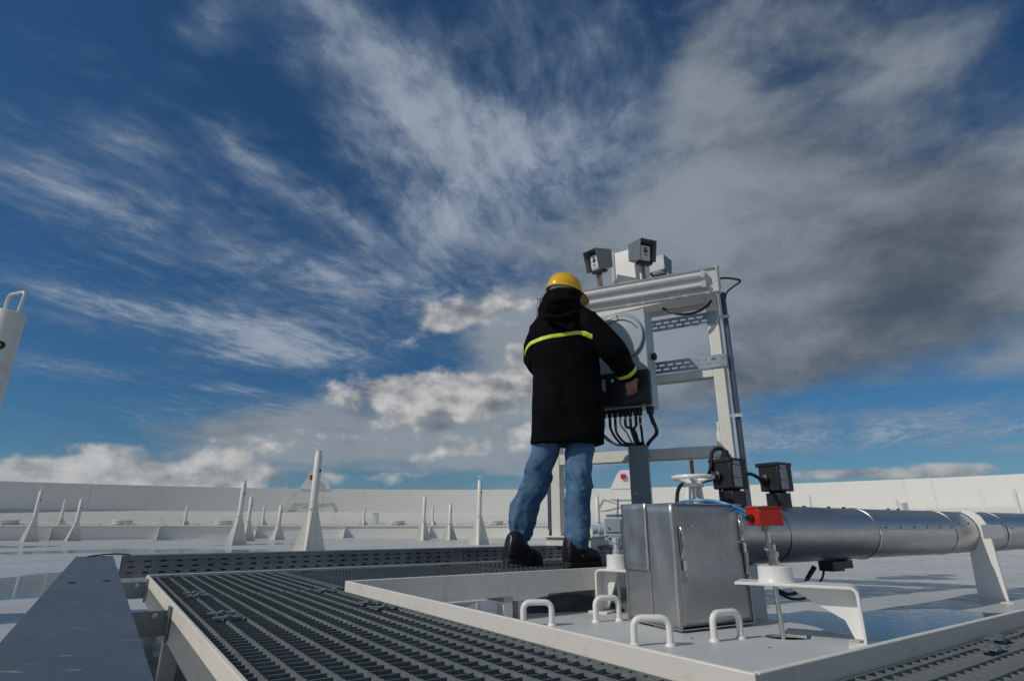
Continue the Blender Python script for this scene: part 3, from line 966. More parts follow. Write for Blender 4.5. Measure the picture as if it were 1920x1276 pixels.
def tray_run(label, p, q, wallmat):
    p, q = Vector(p), Vector(q)
    L = (q - p).length
    F = frame_from(q - p)
    t = thing('cable_tray', (p.x, p.y, 0), label, 'cable tray', 'galvanised cable trays')
    place(slotted(L, 0.086, 3, 0.066, 0.026, 0.0075, 0.006, m0=0.006), p + Z * 0.236, q - p).build('slotted_wall', M[wallmat], t, smooth=None, solid=0.002)
    sd = F @ Vector((0, 1, 0))
    MB().bar(p + sd * 0.14 + Z * 0.28, q + sd * 0.14 + Z * 0.28, 0.003, 0.088).build('rear_wall', M['galv_dark'], t)
    MB().bar(p + sd * 0.07 + Z * 0.234, q + sd * 0.07 + Z * 0.234, 0.138, 0.002).build('tray_floor', M['galv_dark'], t)
    MB().bar(p + sd * 0.07 + Z * 0.3255, q + sd * 0.07 + Z * 0.3255, 0.150, 0.003).build('lid', M['galv'], t)
    MB().bar(p - sd * 0.004 + Z * 0.316, q - sd * 0.004 + Z * 0.316, 0.002, 0.018).build('lid_edge', M['galv_dark'], t)
    k = 0.2
    while k < L:
        c = p + (q - p) * (k / L)
        MB().box(c + sd * 0.02 + Z * 0.227, (0.04, 0.05, 0.010), F).build('foot_clip', M['galv_dark'], t)
        k += 0.62
    return t
PA, PB = UV(0.10, 3.30), UV(1.90, 3.30)
PC = UV(2.74, 3.30)
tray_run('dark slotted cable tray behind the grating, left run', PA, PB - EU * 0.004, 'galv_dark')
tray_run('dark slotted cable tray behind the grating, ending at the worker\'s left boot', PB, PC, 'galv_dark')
tray_run('bright sunlit slotted cable tray seen between the worker\'s boots', PC + Vector((0.012, 0, 0)), PC + Vector((1.25, -0.06, 0)), 'galv_light')  # lighter zinc than the other runs, painting the sunlight on its wall
MB_ = MB()
pl = UV(0.06, 3.36, 0.337)
wire = MB().tube(spline([UV(-0.03, 3.30, 0.330), UV(0.02, 3.38, 0.333), UV(0.08, 3.39, 0.335), UV(0.13, 3.37, 0.330)], 6), 0.0032, 6).build('tray_wire', M['rubber'])
tag(wire, 'thin dark wire crossing the corner where the cable trays meet', 'wire')

# ================================================================== sump cover plate with its handles
ZD = 0.08
def dz(x, y):
    return onz(x, y, ZD)
cover = thing('sump_cover', UV(1.6, 1.3, ZD), 'pale grey steel cover plate of the sump, carrying bent handles', 'cover plate')
hole_c = dz(1474, 1193)
outer = [UV(0.80, 0.56, 0), UV(2.42, 0.56, 0), UV(2.40, 0.86, 0), UV(2.30, 1.10, 0), dz(1570, 1186), dz(1520, 1172), UV(2.42, 1.45, 0), UV(2.42, 2.0, 0), UV(1.95, 2.10, 0), dz(1120, 1145), dz(905, 1152), UV(1.15, 2.17, 0), UV(0.80, 2.17, 0)]
outer = [Vector((p.x, p.y, 0)) for p in outer]
hole = [hole_c + Vector((0.10 * math.cos(a) * (1.0 if math.cos(a) > 0 else 0.75), 0.055 * math.sin(a), 0)) for a in [2 * math.pi * k / 20 for k in range(20)]]
hole = [Vector((p.x, p.y, 0)) for p in hole]
bm = bmesh.new()
def loop_edges(pts, z):
    vs = [bm.verts.new((p.x, p.y, z)) for p in pts]
    return [bm.edges.new((vs[i], vs[(i + 1) % len(vs)])) for i in range(len(vs))]
ed = loop_edges(outer, ZD) + loop_edges(hole, ZD)
bmesh.ops.triangle_fill(bm, edges=ed, use_beauty=True)
for f in bm.faces:
    if f.normal.z < 0:
        f.normal_flip()
me = bpy.data.meshes.new('cover_sheet')
bm.to_mesh(me)
bm.free()
me.materials.append(M['cover'])
cs = bpy.data.objects.new('cover_sheet', me)
COL.objects.link(cs)
cs.parent = cover
cs.matrix_parent_inverse = root_inv(cover)
md = cs.modifiers.new('thick', 'SOLIDIFY')
md.thickness, md.offset = 0.010, -1
# the cover rests on a low kerb
kb = MB()
kb.bar(UV(1.18, 2.12, 0.034), UV(1.93, 2.06, 0.034), 0.02, 0.068)
kb.bar(UV(2.38, 0.9, 0.034), UV(2.40, 1.98, 0.034), 0.02, 0.068)
kb.build('kerb_plate', M['plate'], cover)
def handle(a, b, h, label=None, r=0.0118):
    a, b = Vector((*a, ZD)), Vector((*b, ZD))
    e = (b - a).normalized()
    q = 0.027
    pts = [a, a + Z * (h - q)]
    for k in range(1, 5):
        t = k / 4 * math.pi / 2
        pts.append(a + Z * (h - q) + e * q * (1 - math.cos(t)) + Z * q * math.sin(t))
    for k in range(0, 5):
        t = k / 4 * math.pi / 2
        pts.append(b + Z * (h - q) - e * q * (1 - math.sin(t)) + Z * q * math.cos(t))
    pts.append(b)
    hb = MB().tube(pts, r, 12)
    for p in (a, b):
        hb.lathe(p, [(r * 1.6, 0), (r * 1.5, 0.004), (r * 1.05, 0.010)], 12)
    return hb.build('lifting_handle', M['white_clean'], cover)
handle((0.045, 2.50), (0.160, 2.51), 0.086)
handle((0.350, 2.60), (0.452, 2.635), 0.090)
handle((0.409, 2.106), (0.529, 2.106), 0.084)
handle((0.702, 2.185), (0.812, 2.235), 0.088)
for x, y in ((1298, 1196), (1443, 1213)):
    p = dz(x, y)
    MB().lathe((p.x, p.y, ZD), [(0.006, -0.002), (0.006, 0.0008), (0.001, 0.0008)], 10).build('screw_hole', M['hole_dark'], cover)
MB().ring_loft([[Vector((hole_c.x + r * math.cos(a), hole_c.y + r * 0.6 * math.sin(a), z)) for a in [2 * math.pi * k / 20 for k in range(20)]] for r, z in ((0.125, 0.068), (0.125, 0.004), (0.01, 0.003))], cap=False).build('hole_shade', M['hole_dark'], cover)  # dark cup added below the hole so its inside looks shaded
# low dark dome standing in the water under the back walkway
dm = MB()
pd = UV(2.22, 2.66, 0)
dm.lathe((pd.x, pd.y, -0.01), [(0.30, 0), (0.30, 0.03), (0.27, 0.055), (0.17, 0.085), (0.06, 0.105), (0.01, 0.108)], 28)
tag(dm.build('sump_dome', M['algae']), 'low dark dome standing in the water under the back walkway', 'dome')

# ================================================================== insulated valve box
B_A = R(28)
EBU = Vector((math.cos(B_A), math.sin(B_A), 0))
EBV = Vector((-math.sin(B_A), math.cos(B_A), 0))
RBX = Matrix((EBU, EBV, Z)).transposed()
BOX0 = Vector((0.637, 2.343, 0))
def XB(u, v, z=0.0):
    return BOX0 + EBU * u + EBV * v + Z * z
bx = thing('valve_box', XB(0.19, 0.165, ZD), 'tall stainless steel insulation box with latches standing on the sump cover', 'steel box')
BU0, BU1, BV0, BV1, BT = 0.0, 0.380, 0.0, 0.305, 0.545
def sheet(name, o, ex, ey, nx, ny, th, mat='steel', warp=0.004, seed=0.0):
    """slightly buckled sheet metal panel"""
    o, ex, ey = Vector(o), Vector(ex), Vector(ey)
    nn = ex.cross(ey).normalized()
    mb = MB()
    g = []
    for j in range(ny + 1):
        for i in range(nx + 1):
            a, b2 = i / nx, j / ny
            w = warp * mnoise.noise(Vector((a * 1.6 + seed, b2 * 2.1, seed * 3.1))) * (math.sin(math.pi * a) * math.sin(math.pi * b2)) ** 0.5 * 2
            g.append(o + ex * a + ey * b2 + nn * w)
    fs = [(j * (nx + 1) + i, j * (nx + 1) + i + 1, (j + 1) * (nx + 1) + i + 1, (j + 1) * (nx + 1) + i) for j in range(ny) for i in range(nx)]
    mb.add(g, fs)
    ob = mb.build(name, M[mat], bx, smooth=180)
    md = ob.modifiers.new('thick', 'SOLIDIFY')
    md.thickness, md.offset = th, 0
    return ob
H0 = ZD + 0.006
# left face (towards -u): wide rear strip, overlap patch and front strip
sheet('side_panel', XB(BU0, BV1, H0), EBV * -(BV1 - BV0) * 0.52, Z * (BT - H0), 10, 12, 0.004, warp=0.006, seed=1.3)
sheet('side_panel', XB(BU0 - 0.004, BV0 + (BV1 - BV0) * 0.50, H0 - 0.002), EBV * -(BV1 - BV0) * 0.50, Z * (BT - H0 + 0.002), 10, 12, 0.004, warp=0.006, seed=4.7)
sheet('overlap_patch', XB(BU0 - 0.009, BV1 + 0.004, H0 + 0.20), EBV * -(BV1 - BV0) * 0.52, Z * (BT - H0 - 0.195), 10, 10, 0.003, warp=0.007, seed=2.2)
# front face
sheet('door_panel', XB(BU0 + 0.003, BV0, H0 + 0.012), EBU * (BU1 - BU0 - 0.006), Z * (BT - H0 - 0.012), 16, 16, 0.004, warp=0.012, seed=7.9)
sheet('rear_panel', XB(BU1, BV1, H0), EBU * -(BU1 - BU0), Z * (BT - H0), 4, 4, 0.004)
sheet('end_panel', XB(BU1, BV0, H0), EBV * (BV1 - BV0), Z * (BT - H0), 4, 4, 0.004)
sheet('top_panel', XB(BU0, BV0, BT), EBU * (BU1 - BU0), EBV * (BV1 - BV0), 8, 8, 0.004, warp=0.004, seed=5.0)
rim = MB()
for (a, b2) in ((XB(BU0 - 0.003, BV0 - 0.003, H0), XB(BU0 - 0.003, BV0 - 0.003, BT)), (XB(BU0 - 0.003, BV1 + 0.003, H0), XB(BU0 - 0.003, BV1 + 0.003, BT)), (XB(BU1 + 0.003, BV0 - 0.003, H0), XB(BU1 + 0.003, BV0 - 0.003, BT)),
                (XB(BU0 - 0.003, BV0 - 0.004, BT), XB(BU1, BV0 - 0.004, BT)), (XB(BU0 - 0.004, BV0, BT), XB(BU0 - 0.004, BV1, BT)), (XB(BU0, BV0 - 0.006, H0 + 0.004), XB(BU1, BV0 - 0.006, H0 + 0.004)), (XB(BU0 - 0.006, BV0, H0 + 0.004), XB(BU0 - 0.006, BV1, H0 + 0.004))):
    rim.bar(a, b2, 0.0045, 0.0045)
rim.build('folded_edge', M['steel'], bx)
def latch(u, v, z, s=1.0, ring=True):
    L = MB()
    L.box(XB(u, v - 0.006, z), (0.022 * s, 0.003, 0.120), RBX)
    L.tube([XB(u - 0.002, v - 0.006, z + 0.055), XB(u - 0.002, v - 0.014, z + 0.02), XB(u - 0.002, v - 0.014, z - 0.02), XB(u - 0.002, v - 0.006, z - 0.05)], 0.0045, 8)
    L.box(XB(u, v - 0.011, z - 0.085), (0.020 * s, 0.008, 0.04), RBX)
    o = L.build('toggle_latch', M['chrome'], bx, bevel=0.0015)
    if ring:
        rp = [XB(u + 0.002 + 0.007 * math.cos(a), v - 0.010, z - 0.128 + 0.016 * math.sin(a)) for a in [2 * math.pi * k / 12 for k in range(13)]]
        MB().tube(rp, 0.0025, 6).build('latch_ring', M['chrome'], o)
latch(BU0 + 0.030, BV0, 0.40)
latch(BU1 - 0.014, BV0 - 0.004, 0.46, 0.8, False)
latch(BU1 - 0.004, BV0 - 0.002, 0.33, 0.8, False)
for u in (0.09, 0.25):
    MB().lathe(XB(u, BV0 - 0.004, 0.46 if u < 0.1 else 0.33), [(0.004, 0), (0.004, 0.003)], 8, Matrix.Rotation(B_A, 3, 'Z') @ Matrix.Rotation(R(90), 3, 'X')).build('rivet', M['chrome'], bx)

# handwheel gate valve rising out of the box
vp = Vector((0.842, 2.70, BT))
gv = thing('gate_valve', vp, 'white handwheel valve rising from the top of the steel box', 'valve')
yk = MB()
for s_ in (-1, 1):
    e = EU * s_
    yk.bar(vp + e * 0.052 + Z * -0.03, vp + e * 0.036 + Z * 0.092, 0.022, 0.018, EV)
yk.lathe(vp + Z * 0.085, [(0.045, 0), (0.045, 0.016), (0.030, 0.022), (0.030, 0.034)], 18)
yk.lathe(vp + Z * 0.0, [(0.030, -0.03), (0.030, 0.028), (0.018, 0.034)], 16)
yk.build('yoke', M['white'], gv, bevel=0.002)
MB().cyl(vp, vp + Z * 0.10, 0.010, n=12).build('spindle', M['chrome'], gv)
MB().tube([vp + Z * (0.13 + 0.006 * k) for k in range(0, 14)], [0.0095 if k % 2 else 0.0080 for k in range(14)], 10).build('threaded_stem', M['stemred'], gv)
wz = vp + Z * 0.128
wh = MB()
RW = 0.088
ring = []
for k in range(32):
    a = 2 * math.pi * k / 32
    cpt = wz + Vector((math.cos(a), math.sin(a), 0)) * RW
    e = Vector((math.cos(a), math.sin(a), 0))
    ring.append([cpt + e * 0.010 * math.cos(b2) + Z * 0.010 * math.sin(b2) for b2 in [2 * math.pi * q / 8 for q in range(8)]])
wh.ring_loft(ring + [ring[0]], cap=False)
for k in range(5):
    a = 2 * math.pi * k / 5 + 0.5
    e = Vector((math.cos(a), math.sin(a), 0))
    wh.tube([wz + e * 0.018 + Z * -0.014, wz + e * 0.05 + Z * -0.012, wz + e * RW], [0.011, 0.009, 0.009], 8)
wh.lathe(wz + Z * -0.024, [(0.028, 0), (0.028, 0.024), (0.016, 0.028)], 16)
wh.build('handwheel', M['white_clean'], gv)

# ================================================================== clad pipe
PP0 = UV(2.29, 1.74, 0.420)
PA_ = R(32)
pa = Vector((math.cos(PA_), math.sin(PA_), 0))
pn = Vector((math.sin(PA_), -math.cos(PA_), 0))       # towards the camera
pipe = thing('clad_pipe', PP0, 'fat metal clad pipe running from the steel box to the right', 'pipe')
def pr(s, r, th):
    """point on the pipe; th 0 = camera side, 90 = top"""
    return PP0 + pa * s + (pn * math.cos(R(th)) + Z * math.sin(R(th))) * r
secs = [(-0.01, 0.44, 0.133), (0.42, 1.235, 0.1355), (1.225, 2.18, 0.133), (2.17, 2.98, 0.1315), (2.96, 4.3, 0.133), (4.28, 6.2, 0.1315)]
for i, (a, b2, r) in enumerate(secs):
    mb = MB()
    rings = []
    ns = 8
    for k in range(ns + 1):
        s_ = a + (b2 - a) * k / ns
        rings.append([pr(s_, r + 0.0022 * mnoise.noise(Vector((s_ * 2.2, math.cos(R(th)) * 1.2 + i * 5, math.sin(R(th)) * 1.2))), th) for th in range(0, 360, 10)])
    mb.ring_loft(rings, cap=(i in (0,)))
    mb.build('jacket_section', M['pipe'], pipe, smooth=60)
for s_, r in ((1.232, 0.137), (2.178, 0.1355), (2.975, 0.1345), (4.29, 0.135), (0.43, 0.1365)):
    if s_ == 0.43:
        continue
    rings = [[pr(s_ + q, r + e, th) for th in range(0, 360, 10)] for q, e in ((-0.009, -0.002), (-0.009, 0.0014), (0.009, 0.0014), (0.009, -0.002))]
    MB().ring_loft(rings, cap=False).build('band_strap', M['chrome'], pipe, smooth=50)
for a, b2, th, r in ((1.25, 2.17, 14, 0.1345), (2.19, 2.97, 24, 0.1330), (2.99, 4.27, 10, 0.1345)):
    MB().ring_loft([[pr(s_, r + 0.0015, th - 5), pr(s_, r + 0.0018, th + 3), pr(s_, r - 0.004, th + 3), pr(s_, r - 0.004, th - 5)] for s_ in (a, (a + b2) / 2, b2)], cap=True).build('lap_seam', M['pipe'], pipe)
    n = 6
    for k in range(n):
        s_ = a + 0.06 + (b2 - a - 0.12) * k / (n - 1)
        nrm = (pn * math.cos(R(th)) + Z * math.sin(R(th)))
        MB().lathe(pr(s_, r + 0.002, th), [(0.0052, 0), (0.005, 0.003), (0.002, 0.004)], 8, frame_from(nrm) @ Matrix.Rotation(R(90), 3, 'Y')).build('sheet_screw', M['rubber'], pipe)
for s_ in (0.75, 0.98, 1.13, 1.62, 1.74):
    MB().lathe(pr(s_, 0.134, 84), [(0.010, 0), (0.009, 0.006), (0.003, 0.008)], 8).build('sheet_screw', M['rubber'], pipe)
MB().ring_loft([[pr(0.0, r, th) for th in range(0, 360, 12)] for r in (0.130, 0.158)] + [[pr(0.012, r, th) for th in range(0, 360, 12)] for r in (0.158, 0.130)], cap=False).build('end_collar', M['steel'], pipe)

# white pipe stand
sp = thing('pipe_stand', (PP0 + pa * 2.50) * 1.0 - Z * PP0.z, 'white steel stand with cross bar holding the clad pipe', 'pipe stand')
s0 = PP0 + pa * 2.50
rr = 0.138
prof = [(-0.20, -0.41), (0.175, -0.41), (0.155, -0.13)]
arc = [(rr * math.cos(R(a)), rr * math.sin(R(a))) for a in range(-64, 76, 10)]
prof = [(0.04, -0.425), (0.200, -0.425), (0.188, -0.05), (0.180, 0.05), (0.158, 0.10), (0.118, 0.132), (0.06, 0.146)] + list(reversed(arc)) + [(0.05, -0.138)]
MB().prism(prof, s0, pn, Z, 0.016).build('saddle_plate', M['white_clean'], sp)
cb = s0 + pn * 0.200 + Z * 0.005
MB().bar(cb - pa * 0.165, cb + pa * 0.165, 0.085, 0.012, pn).build('cross_bar', M['white_clean'], sp, bevel=0.002)
MB().bar(s0 - Z * 0.417 - pa * 0.10 + pn * 0.11, s0 - Z * 0.417 + pa * 0.10 + pn * 0.11, 0.28, 0.012).build('base_plate', M['white'], sp)
# small support post under the near end of the pipe
s1 = PP0 + pa * 0.16
ps = thing('pipe_post', (s1.x, s1.y, 0), 'grey white box post under the pipe beside the steel box', 'post')
MB().box((s1.x, s1.y, 0.145), (0.16, 0.16, 0.29), frame_from(pa)).build('post_body', M['plate'], ps, bevel=0.004)
MB().box((s1.x, s1.y, 0.006), (0.22, 0.22, 0.012), frame_from(pa)).build('post_foot', M['plate'], ps)

# black heater junction under the pipe with its two leads
hs = PP0 + pa * 0.98 - Z * 0.150
ht = thing('heater_junction', hs, 'small black junction block hanging under the clad pipe', 'junction block')
jm = MB()
jm.box(hs - Z * 0.012 - pa * 0.04, (0.11, 0.08, 0.05), frame_from(pa))
jm.build('block', M['black'], ht, bevel=0.004)
MB().box(hs - Z * 0.006 + pa * 0.065, (0.09, 0.07, 0.042), frame_from(pa)).build('terminal_block', M['black'], ht, bevel=0.004)
g0 = at(1527, 1062, hs.y - 0.05)
MB().tube([g0, at(1513, 1085, hs.y - 0.06)], [0.013, 0.011], 8).build('cable_gland', M['black'], ht)
MB().tube(spline([at(1513, 1085, hs.y - 0.06), at(1500, 1105, 2.95), at(1480, 1113, 2.85), at(1455, 1104, 2.8)], 5), 0.008, 6).build('lead', M['rubber'], ht)
MB().tube(spline([at(1545, 1068, hs.y - 0.02), at(1540, 1086, hs.y - 0.05), at(1515, 1117, 2.95), at(1487, 1122, 2.85), at(1462, 1112, 2.8)], 5), 0.006, 6).build('lead', M['rubber'], ht)

# two black transmitter heads on the pipe
def instrument(s_, dx, label, side):
    b0 = PP0 + pa * s_ + Z * 0.128
    b0 += Vector((dx, 0, 0))
    t = thing('pressure_transmitter', b0, label, 'transmitter', 'black transmitter heads on the pipe')
    F = Matrix.Rotation(R(-60), 3, 'Z')
    nk = MB()
    nk.box(b0 + Z * 0.035, (0.085, 0.085, 0.074), F)
    nk.lathe(b0 + Z * 0.065, [(0.042, 0), (0.042, 0.012), (0.034, 0.016)], 14)
    nk.build('neck', M['black'], t, bevel=0.004)
    hz = b0 + Z * 0.150
    MB().box(hz, (0.115, 0.115, 0.140), F).build('housing', M['black'], t, bevel=0.006)
    MB().box(hz + F @ Vector((-0.006, 0, 0)) + Z * 0.064, (0.128, 0.126, 0.020), F).build('lid', M['black'], t, bevel=0.004)
    for q, (w, h) in ((0.052, (0.045, 0.016)), (0.012, (0.052, 0.056)), (-0.040, (0.052, 0.040))):
        MB().box(hz + F @ Vector((0.0585, -0.012, 0)) + Z * q, (0.002, w, h), F).build('name_plate', M['sticker'], t)
    MB().lathe(hz + F @ Vector((-0.02, -0.0575, -0.01)), [(0.026, 0), (0.026, 0.018), (0.018, 0.022), (0.018, 0.034), (0.010, 0.036)], 12, F @ Matrix.Rotation(R(90), 3, 'X')).build('side_gland', M['black'], t)
    return t, hz, F
ta, ha, Fa = instrument(0.19, 0.0, 'black transmitter head with looped top cable, nearer the handwheel', 0)
tb, hb_, Fb = instrument(0.56, 0.0, 'black transmitter head standing farther along the pipe, without top cable', 1)
MB().lathe(ha + Fa @ Vector((-0.010, 0.0, 0.076)), [(0.024, 0), (0.024, 0.02), (0.017, 0.024), (0.017, 0.04), (0.010, 0.044)], 12).build('top_gland', M['black'], ta)
top = ha + Fa @ Vector((-0.010, 0, 0.115))
Yt = top.y
MB().tube(spline([top, at(1361, 848, Yt), at(1350, 840, Yt), at(1337, 845, Yt), at(1333, 862, Yt), at(1332, 880, Yt), at(1322, 898, Yt + 0.06), at(1300, 905, Yt + 0.10), at(1280, 907, Yt + 0.05), at(1271, 920, Yt - 0.02), at(1269, 945, Yt - 0.06)], 6), 0.0095, 8).build('power_cable', M['rubber'], ta)
p0, p1 = ha + Fa @ Vector((0.05, 0.03, 0)), hb_ + Fb @ Vector((-0.02, -0.092, -0.01))
MB().tube(spline([p0, (p0 + p1) / 2 + Z * 0.012, p1], 6), 0.009, 8).build('link_cable', M['rubber'], ta)
MB().tube(spline([ha + Fa @ Vector((-0.02, -0.092, -0.01)), at(1335, 898, Yt), at(1315, 905, Yt + 0.02), at(1305, 930, Yt + 0.1)], 6), 0.008, 8).build('side_cable', M['rubber'], ta)
MB().tube(spline([ha + Fa @ Vector((-0.04, -0.03, -0.07)), at(1352, 930, Yt - 0.04), at(1356, 945, Yt - 0.06)], 5), 0.0075, 8).build('tail_cable', M['rubber'], ta)

# blue air hoses over the box to the red switch
RD = Vector((0.962, 2.227, ZD))
ho = [MB().tube(spline([at(1272, 941, 2.66), at(1310, 937, 2.62), at(1345, 940, 2.55), at(1385, 952, 2.46), at(1425, 975 + k * 4, 2.26)], 6), 0.0062, 8).build('air_hose', M['hose']) for k in (0,)]
tag(ho[0], 'bright blue air hose bent over the steel box, upper of the pair', 'hose', 'blue air hoses')
h2 = MB().tube(spline([at(1335, 940, 2.66), at(1352, 944, 2.58), at(1390, 960, 2.46), at(1424, 983, 2.27)], 6), 0.0062, 8).build('air_hose', M['hose'])
tag(h2, 'blue air hose just under its twin, ending behind the red box', 'hose', 'blue air hoses')

# ================================================================== bracket with the red float switch
def bent_bracket(base, e, w, h, reach_, label, cup_at, cup_r, cup_h):
    """angle bracket: upright plate at base, rounded bend, shelf reaching along e"""
    t = thing('switch_bracket', base, label, 'bracket', 'white brackets on the sump cover')
    sd = Z.cross(e).normalized()
    q = 0.022
    path = [base, base + Z * (h - q)]
    for k in range(1, 6):
        a = k / 5 * math.pi / 2
        path.append(base + Z * (h - q) + e * q * (1 - math.cos(a)) + Z * q * math.sin(a))
    path.append(base + Z * h + e * reach_)
    th = 0.010
    rings = []
    for i, p in enumerate(path):
        tg = (path[min(i + 1, len(path) - 1)] - path[max(i - 1, 0)]).normalized()
        nn = sd.cross(tg).normalized()
        rings.append([p + sd * w / 2 + nn * th / 2, p - sd * w / 2 + nn * th / 2, p - sd * w / 2 - nn * th / 2, p + sd * w / 2 - nn * th / 2])
    MB().ring_loft(rings).build('bent_plate', M['white_clean'], t, smooth=50, bevel=0.0015)
    MB().prism([(0.006, 0.02), (0.006, h - 0.010), (0.20 * reach_ / 0.36, h - 0.008), (0.17 * reach_ / 0.36, h - 0.03), (0.05, 0.075), (0.03, 0.02)], base, e, Z, 0.010).build('gusset', M['white_clean'], t)
    c = Vector((cup_at.x, cup_at.y, base.z + h + 0.005))
    MB().lathe(c, [(cup_r * 1.06, 0), (cup_r * 1.04, 0.006), (cup_r, 0.010), (cup_r * 0.98, cup_h), (cup_r * 0.90, cup_h + 0.002), (0.02, cup_h + 0.002)], 28).build('cup', M['white_clean'], t)
    MB().box((base.x, base.y, base.z + 0.004), (0.10, w, 0.008), frame_from(e)).build('foot_plate', M['white'], t)
    return t, c + Z * (cup_h + 0.002)
bb = Vector((1.178, 2.10, ZD))
e1 = Vector((RD.x - bb.x, RD.y - bb.y, 0)).normalized()
t1, ct = bent_bracket(bb, e1, 0.135, 0.182, 0.385, 'bent white bracket with gusset and cup, carrying the red switch', RD, 0.060, 0.052)
fs = thing('float_switch', Vector((RD.x, RD.y, ZD)), 'red box switch on a steel rod standing in a white cup', 'float switch')
rod = MB()
rod.cyl((RD.x, RD.y, -0.03), (RD.x - 0.012, RD.y, 0.463), 0.0085, n=12)
rod.build('rod', M['chrome'], fs)
ft = MB()
ft.lathe((RD.x, RD.y, ct.z), [(0.021, 0), (0.021, 0.016), (0.017, 0.018), (0.017, 0.030), (0.022, 0.032), (0.022, 0.048), (0.014, 0.052), (0.014, 0.075), (0.010, 0.078)], 8)
ft.cyl((RD.x - 0.02, RD.y - 0.008, ct.z + 0.055), (RD.x - 0.034, RD.y - 0.014, ct.z + 0.062), 0.005, n=8)
ft.build('pipe_fitting', M['chrome'], fs, smooth=20)
rb = Vector((RD.x - 0.013, RD.y, 0.492))
MB().lathe((rb.x, rb.y, rb.z - 0.052), [(0.017, 0), (0.017, 0.020)], 8).build('hex_nut', M['brass'], fs)
Fr = Matrix.Rotation(R(14), 3, 'Z')
MB().box(rb, (0.105, 0.075, 0.062), Fr).build('red_box', M['red'], fs, bevel=0.004)
for q in (-0.045, 0.045):
    MB().lathe(rb + Fr @ Vector((q, -0.0375, 0.020)), [(0.004, 0), (0.004, 0.002)], 8, Fr @ Matrix.Rotation(R(90), 3, 'X')).build('screw', M['galv_dark'], fs)
MB().lathe(rb + Fr @ Vector((-0.0525, 0.0, -0.005)), [(0.014, 0), (0.014, 0.014), (0.009, 0.016), (0.009, 0.024)], 10, Fr @ Matrix.Rotation(R(-90), 3, 'Y')).build('cable_gland', M['rubber'], fs)
MB().box(rb + Z * 0.0325 - Fr @ Vector((0, 0, 0)), (0.109, 0.079, 0.006), Fr).build('box_lid', M['red'], fs, bevel=0.002)

lb = Vector((0.425, 2.89, ZD))
lc = Vector((0.492, 2.83, 0))
e2 = Vector((0.80, -0.60, 0)).normalized()
t2, ct2 = bent_bracket(lb, e2, 0.12, 0.185, 0.17, 'white bracket with cup left of the steel box, partly hidden by it', lc, 0.050, 0.060)
lf = thing('level_rod', Vector((lc.x, lc.y, ZD)), 'thin rod with capped fitting in the cup left of the steel box', 'level rod')
MB().cyl((lc.x, lc.y, -0.03), (lc.x, lc.y, ct2.z + 0.02), 0.007, n=10).build('rod', M['chrome'], lf)
MB().lathe((lc.x, lc.y, ct2.z), [(0.020, 0), (0.020, 0.02), (0.016, 0.024), (0.016, 0.048), (0.022, 0.052), (0.022, 0.072), (0.015, 0.076)], 10).build('capped_fitting', M['galv_light'], lf, smooth=25)

# ================================================================== instrument rack
RA, RB = Vector((0.34, 4.33, 0)), Vector((1.425, 3.752, 0))
er = (RB - RA).normalized()
en = Vector((er.y, -er.x, 0))
if en.y > 0:
    en = -en                                           # towards the camera
FR = Matrix((er, -en, Z)).transposed()
def K(s_, n_, z):
    """s along the rack from its left post, n towards the camera"""
    return RA + er * s_ + en * n_ + Z * z
RL = (RB - RA).length
rack = thing('instrument_rack', RA, 'white steel post frame carrying cabinet, lamp and detectors', 'steel frame')
MB().box(K(0, 0, 1.215), (0.075, 0.09, 1.65), FR).build('post', M['white'], rack, bevel=0.006)
MB().box(K(RL, 0, 1.03), (0.075, 0.09, 2.02), FR).build('post', M['white'], rack, bevel=0.006)
_c = MB()
for q in (-1, 1):
    _c.box(K(RL / 2, -0.02 + q * 0.0595, 1.998), (RL - 0.075, 0.006, 0.07), FR)
_c.box(K(RL / 2, -0.02, 2.03), (RL - 0.075, 0.111, 0.006), FR)
_c.build('top_beam', M['white'], rack, bevel=0.002)
_c = MB()
for q in (-1, 1):
    _c.box(K(RL / 2, 0 + q * 0.040999999999999995, 1.452), (RL - 0.075, 0.006, 0.055), FR)
_c.box(K(RL / 2, 0, 1.4765000000000001), (RL - 0.075, 0.074, 0.006), FR)
_c.build('middle_beam', M['white'], rack, bevel=0.002)
_c = MB()
for q in (-1, 1):
    _c.box(K(RL / 2, 0 + q * 0.040999999999999995, 0.925), (RL - 0.075, 0.006, 0.075), FR)
_c.box(K(RL / 2, 0, 0.9595), (RL - 0.075, 0.074, 0.006), FR)
_c.build('bottom_beam', M['white'], rack, bevel=0.002)
def rail(z, s0_, s1_, nm=0.055):
    p, q = K(s0_, nm, z), K(s1_, nm, z)
    place(slotted(s1_ - s0_, 0.085, 2, 0.058, 0.040, 0.012, 0.029, m0=0.012), p, q - p).build('slotted_rail', M['rail'], rack, smooth=None, solid=0.003)
    lip = MB().bar(p + Z * 0.085 - en * 0.012, q + Z * 0.085 - en * 0.012, 0.024, 0.003)
    lip.build('rail_lip', M['rail'], rack)
rail(1.80, 0.10, RL + 0.03)
rail(1.485, 0.10, RL + 0.06)
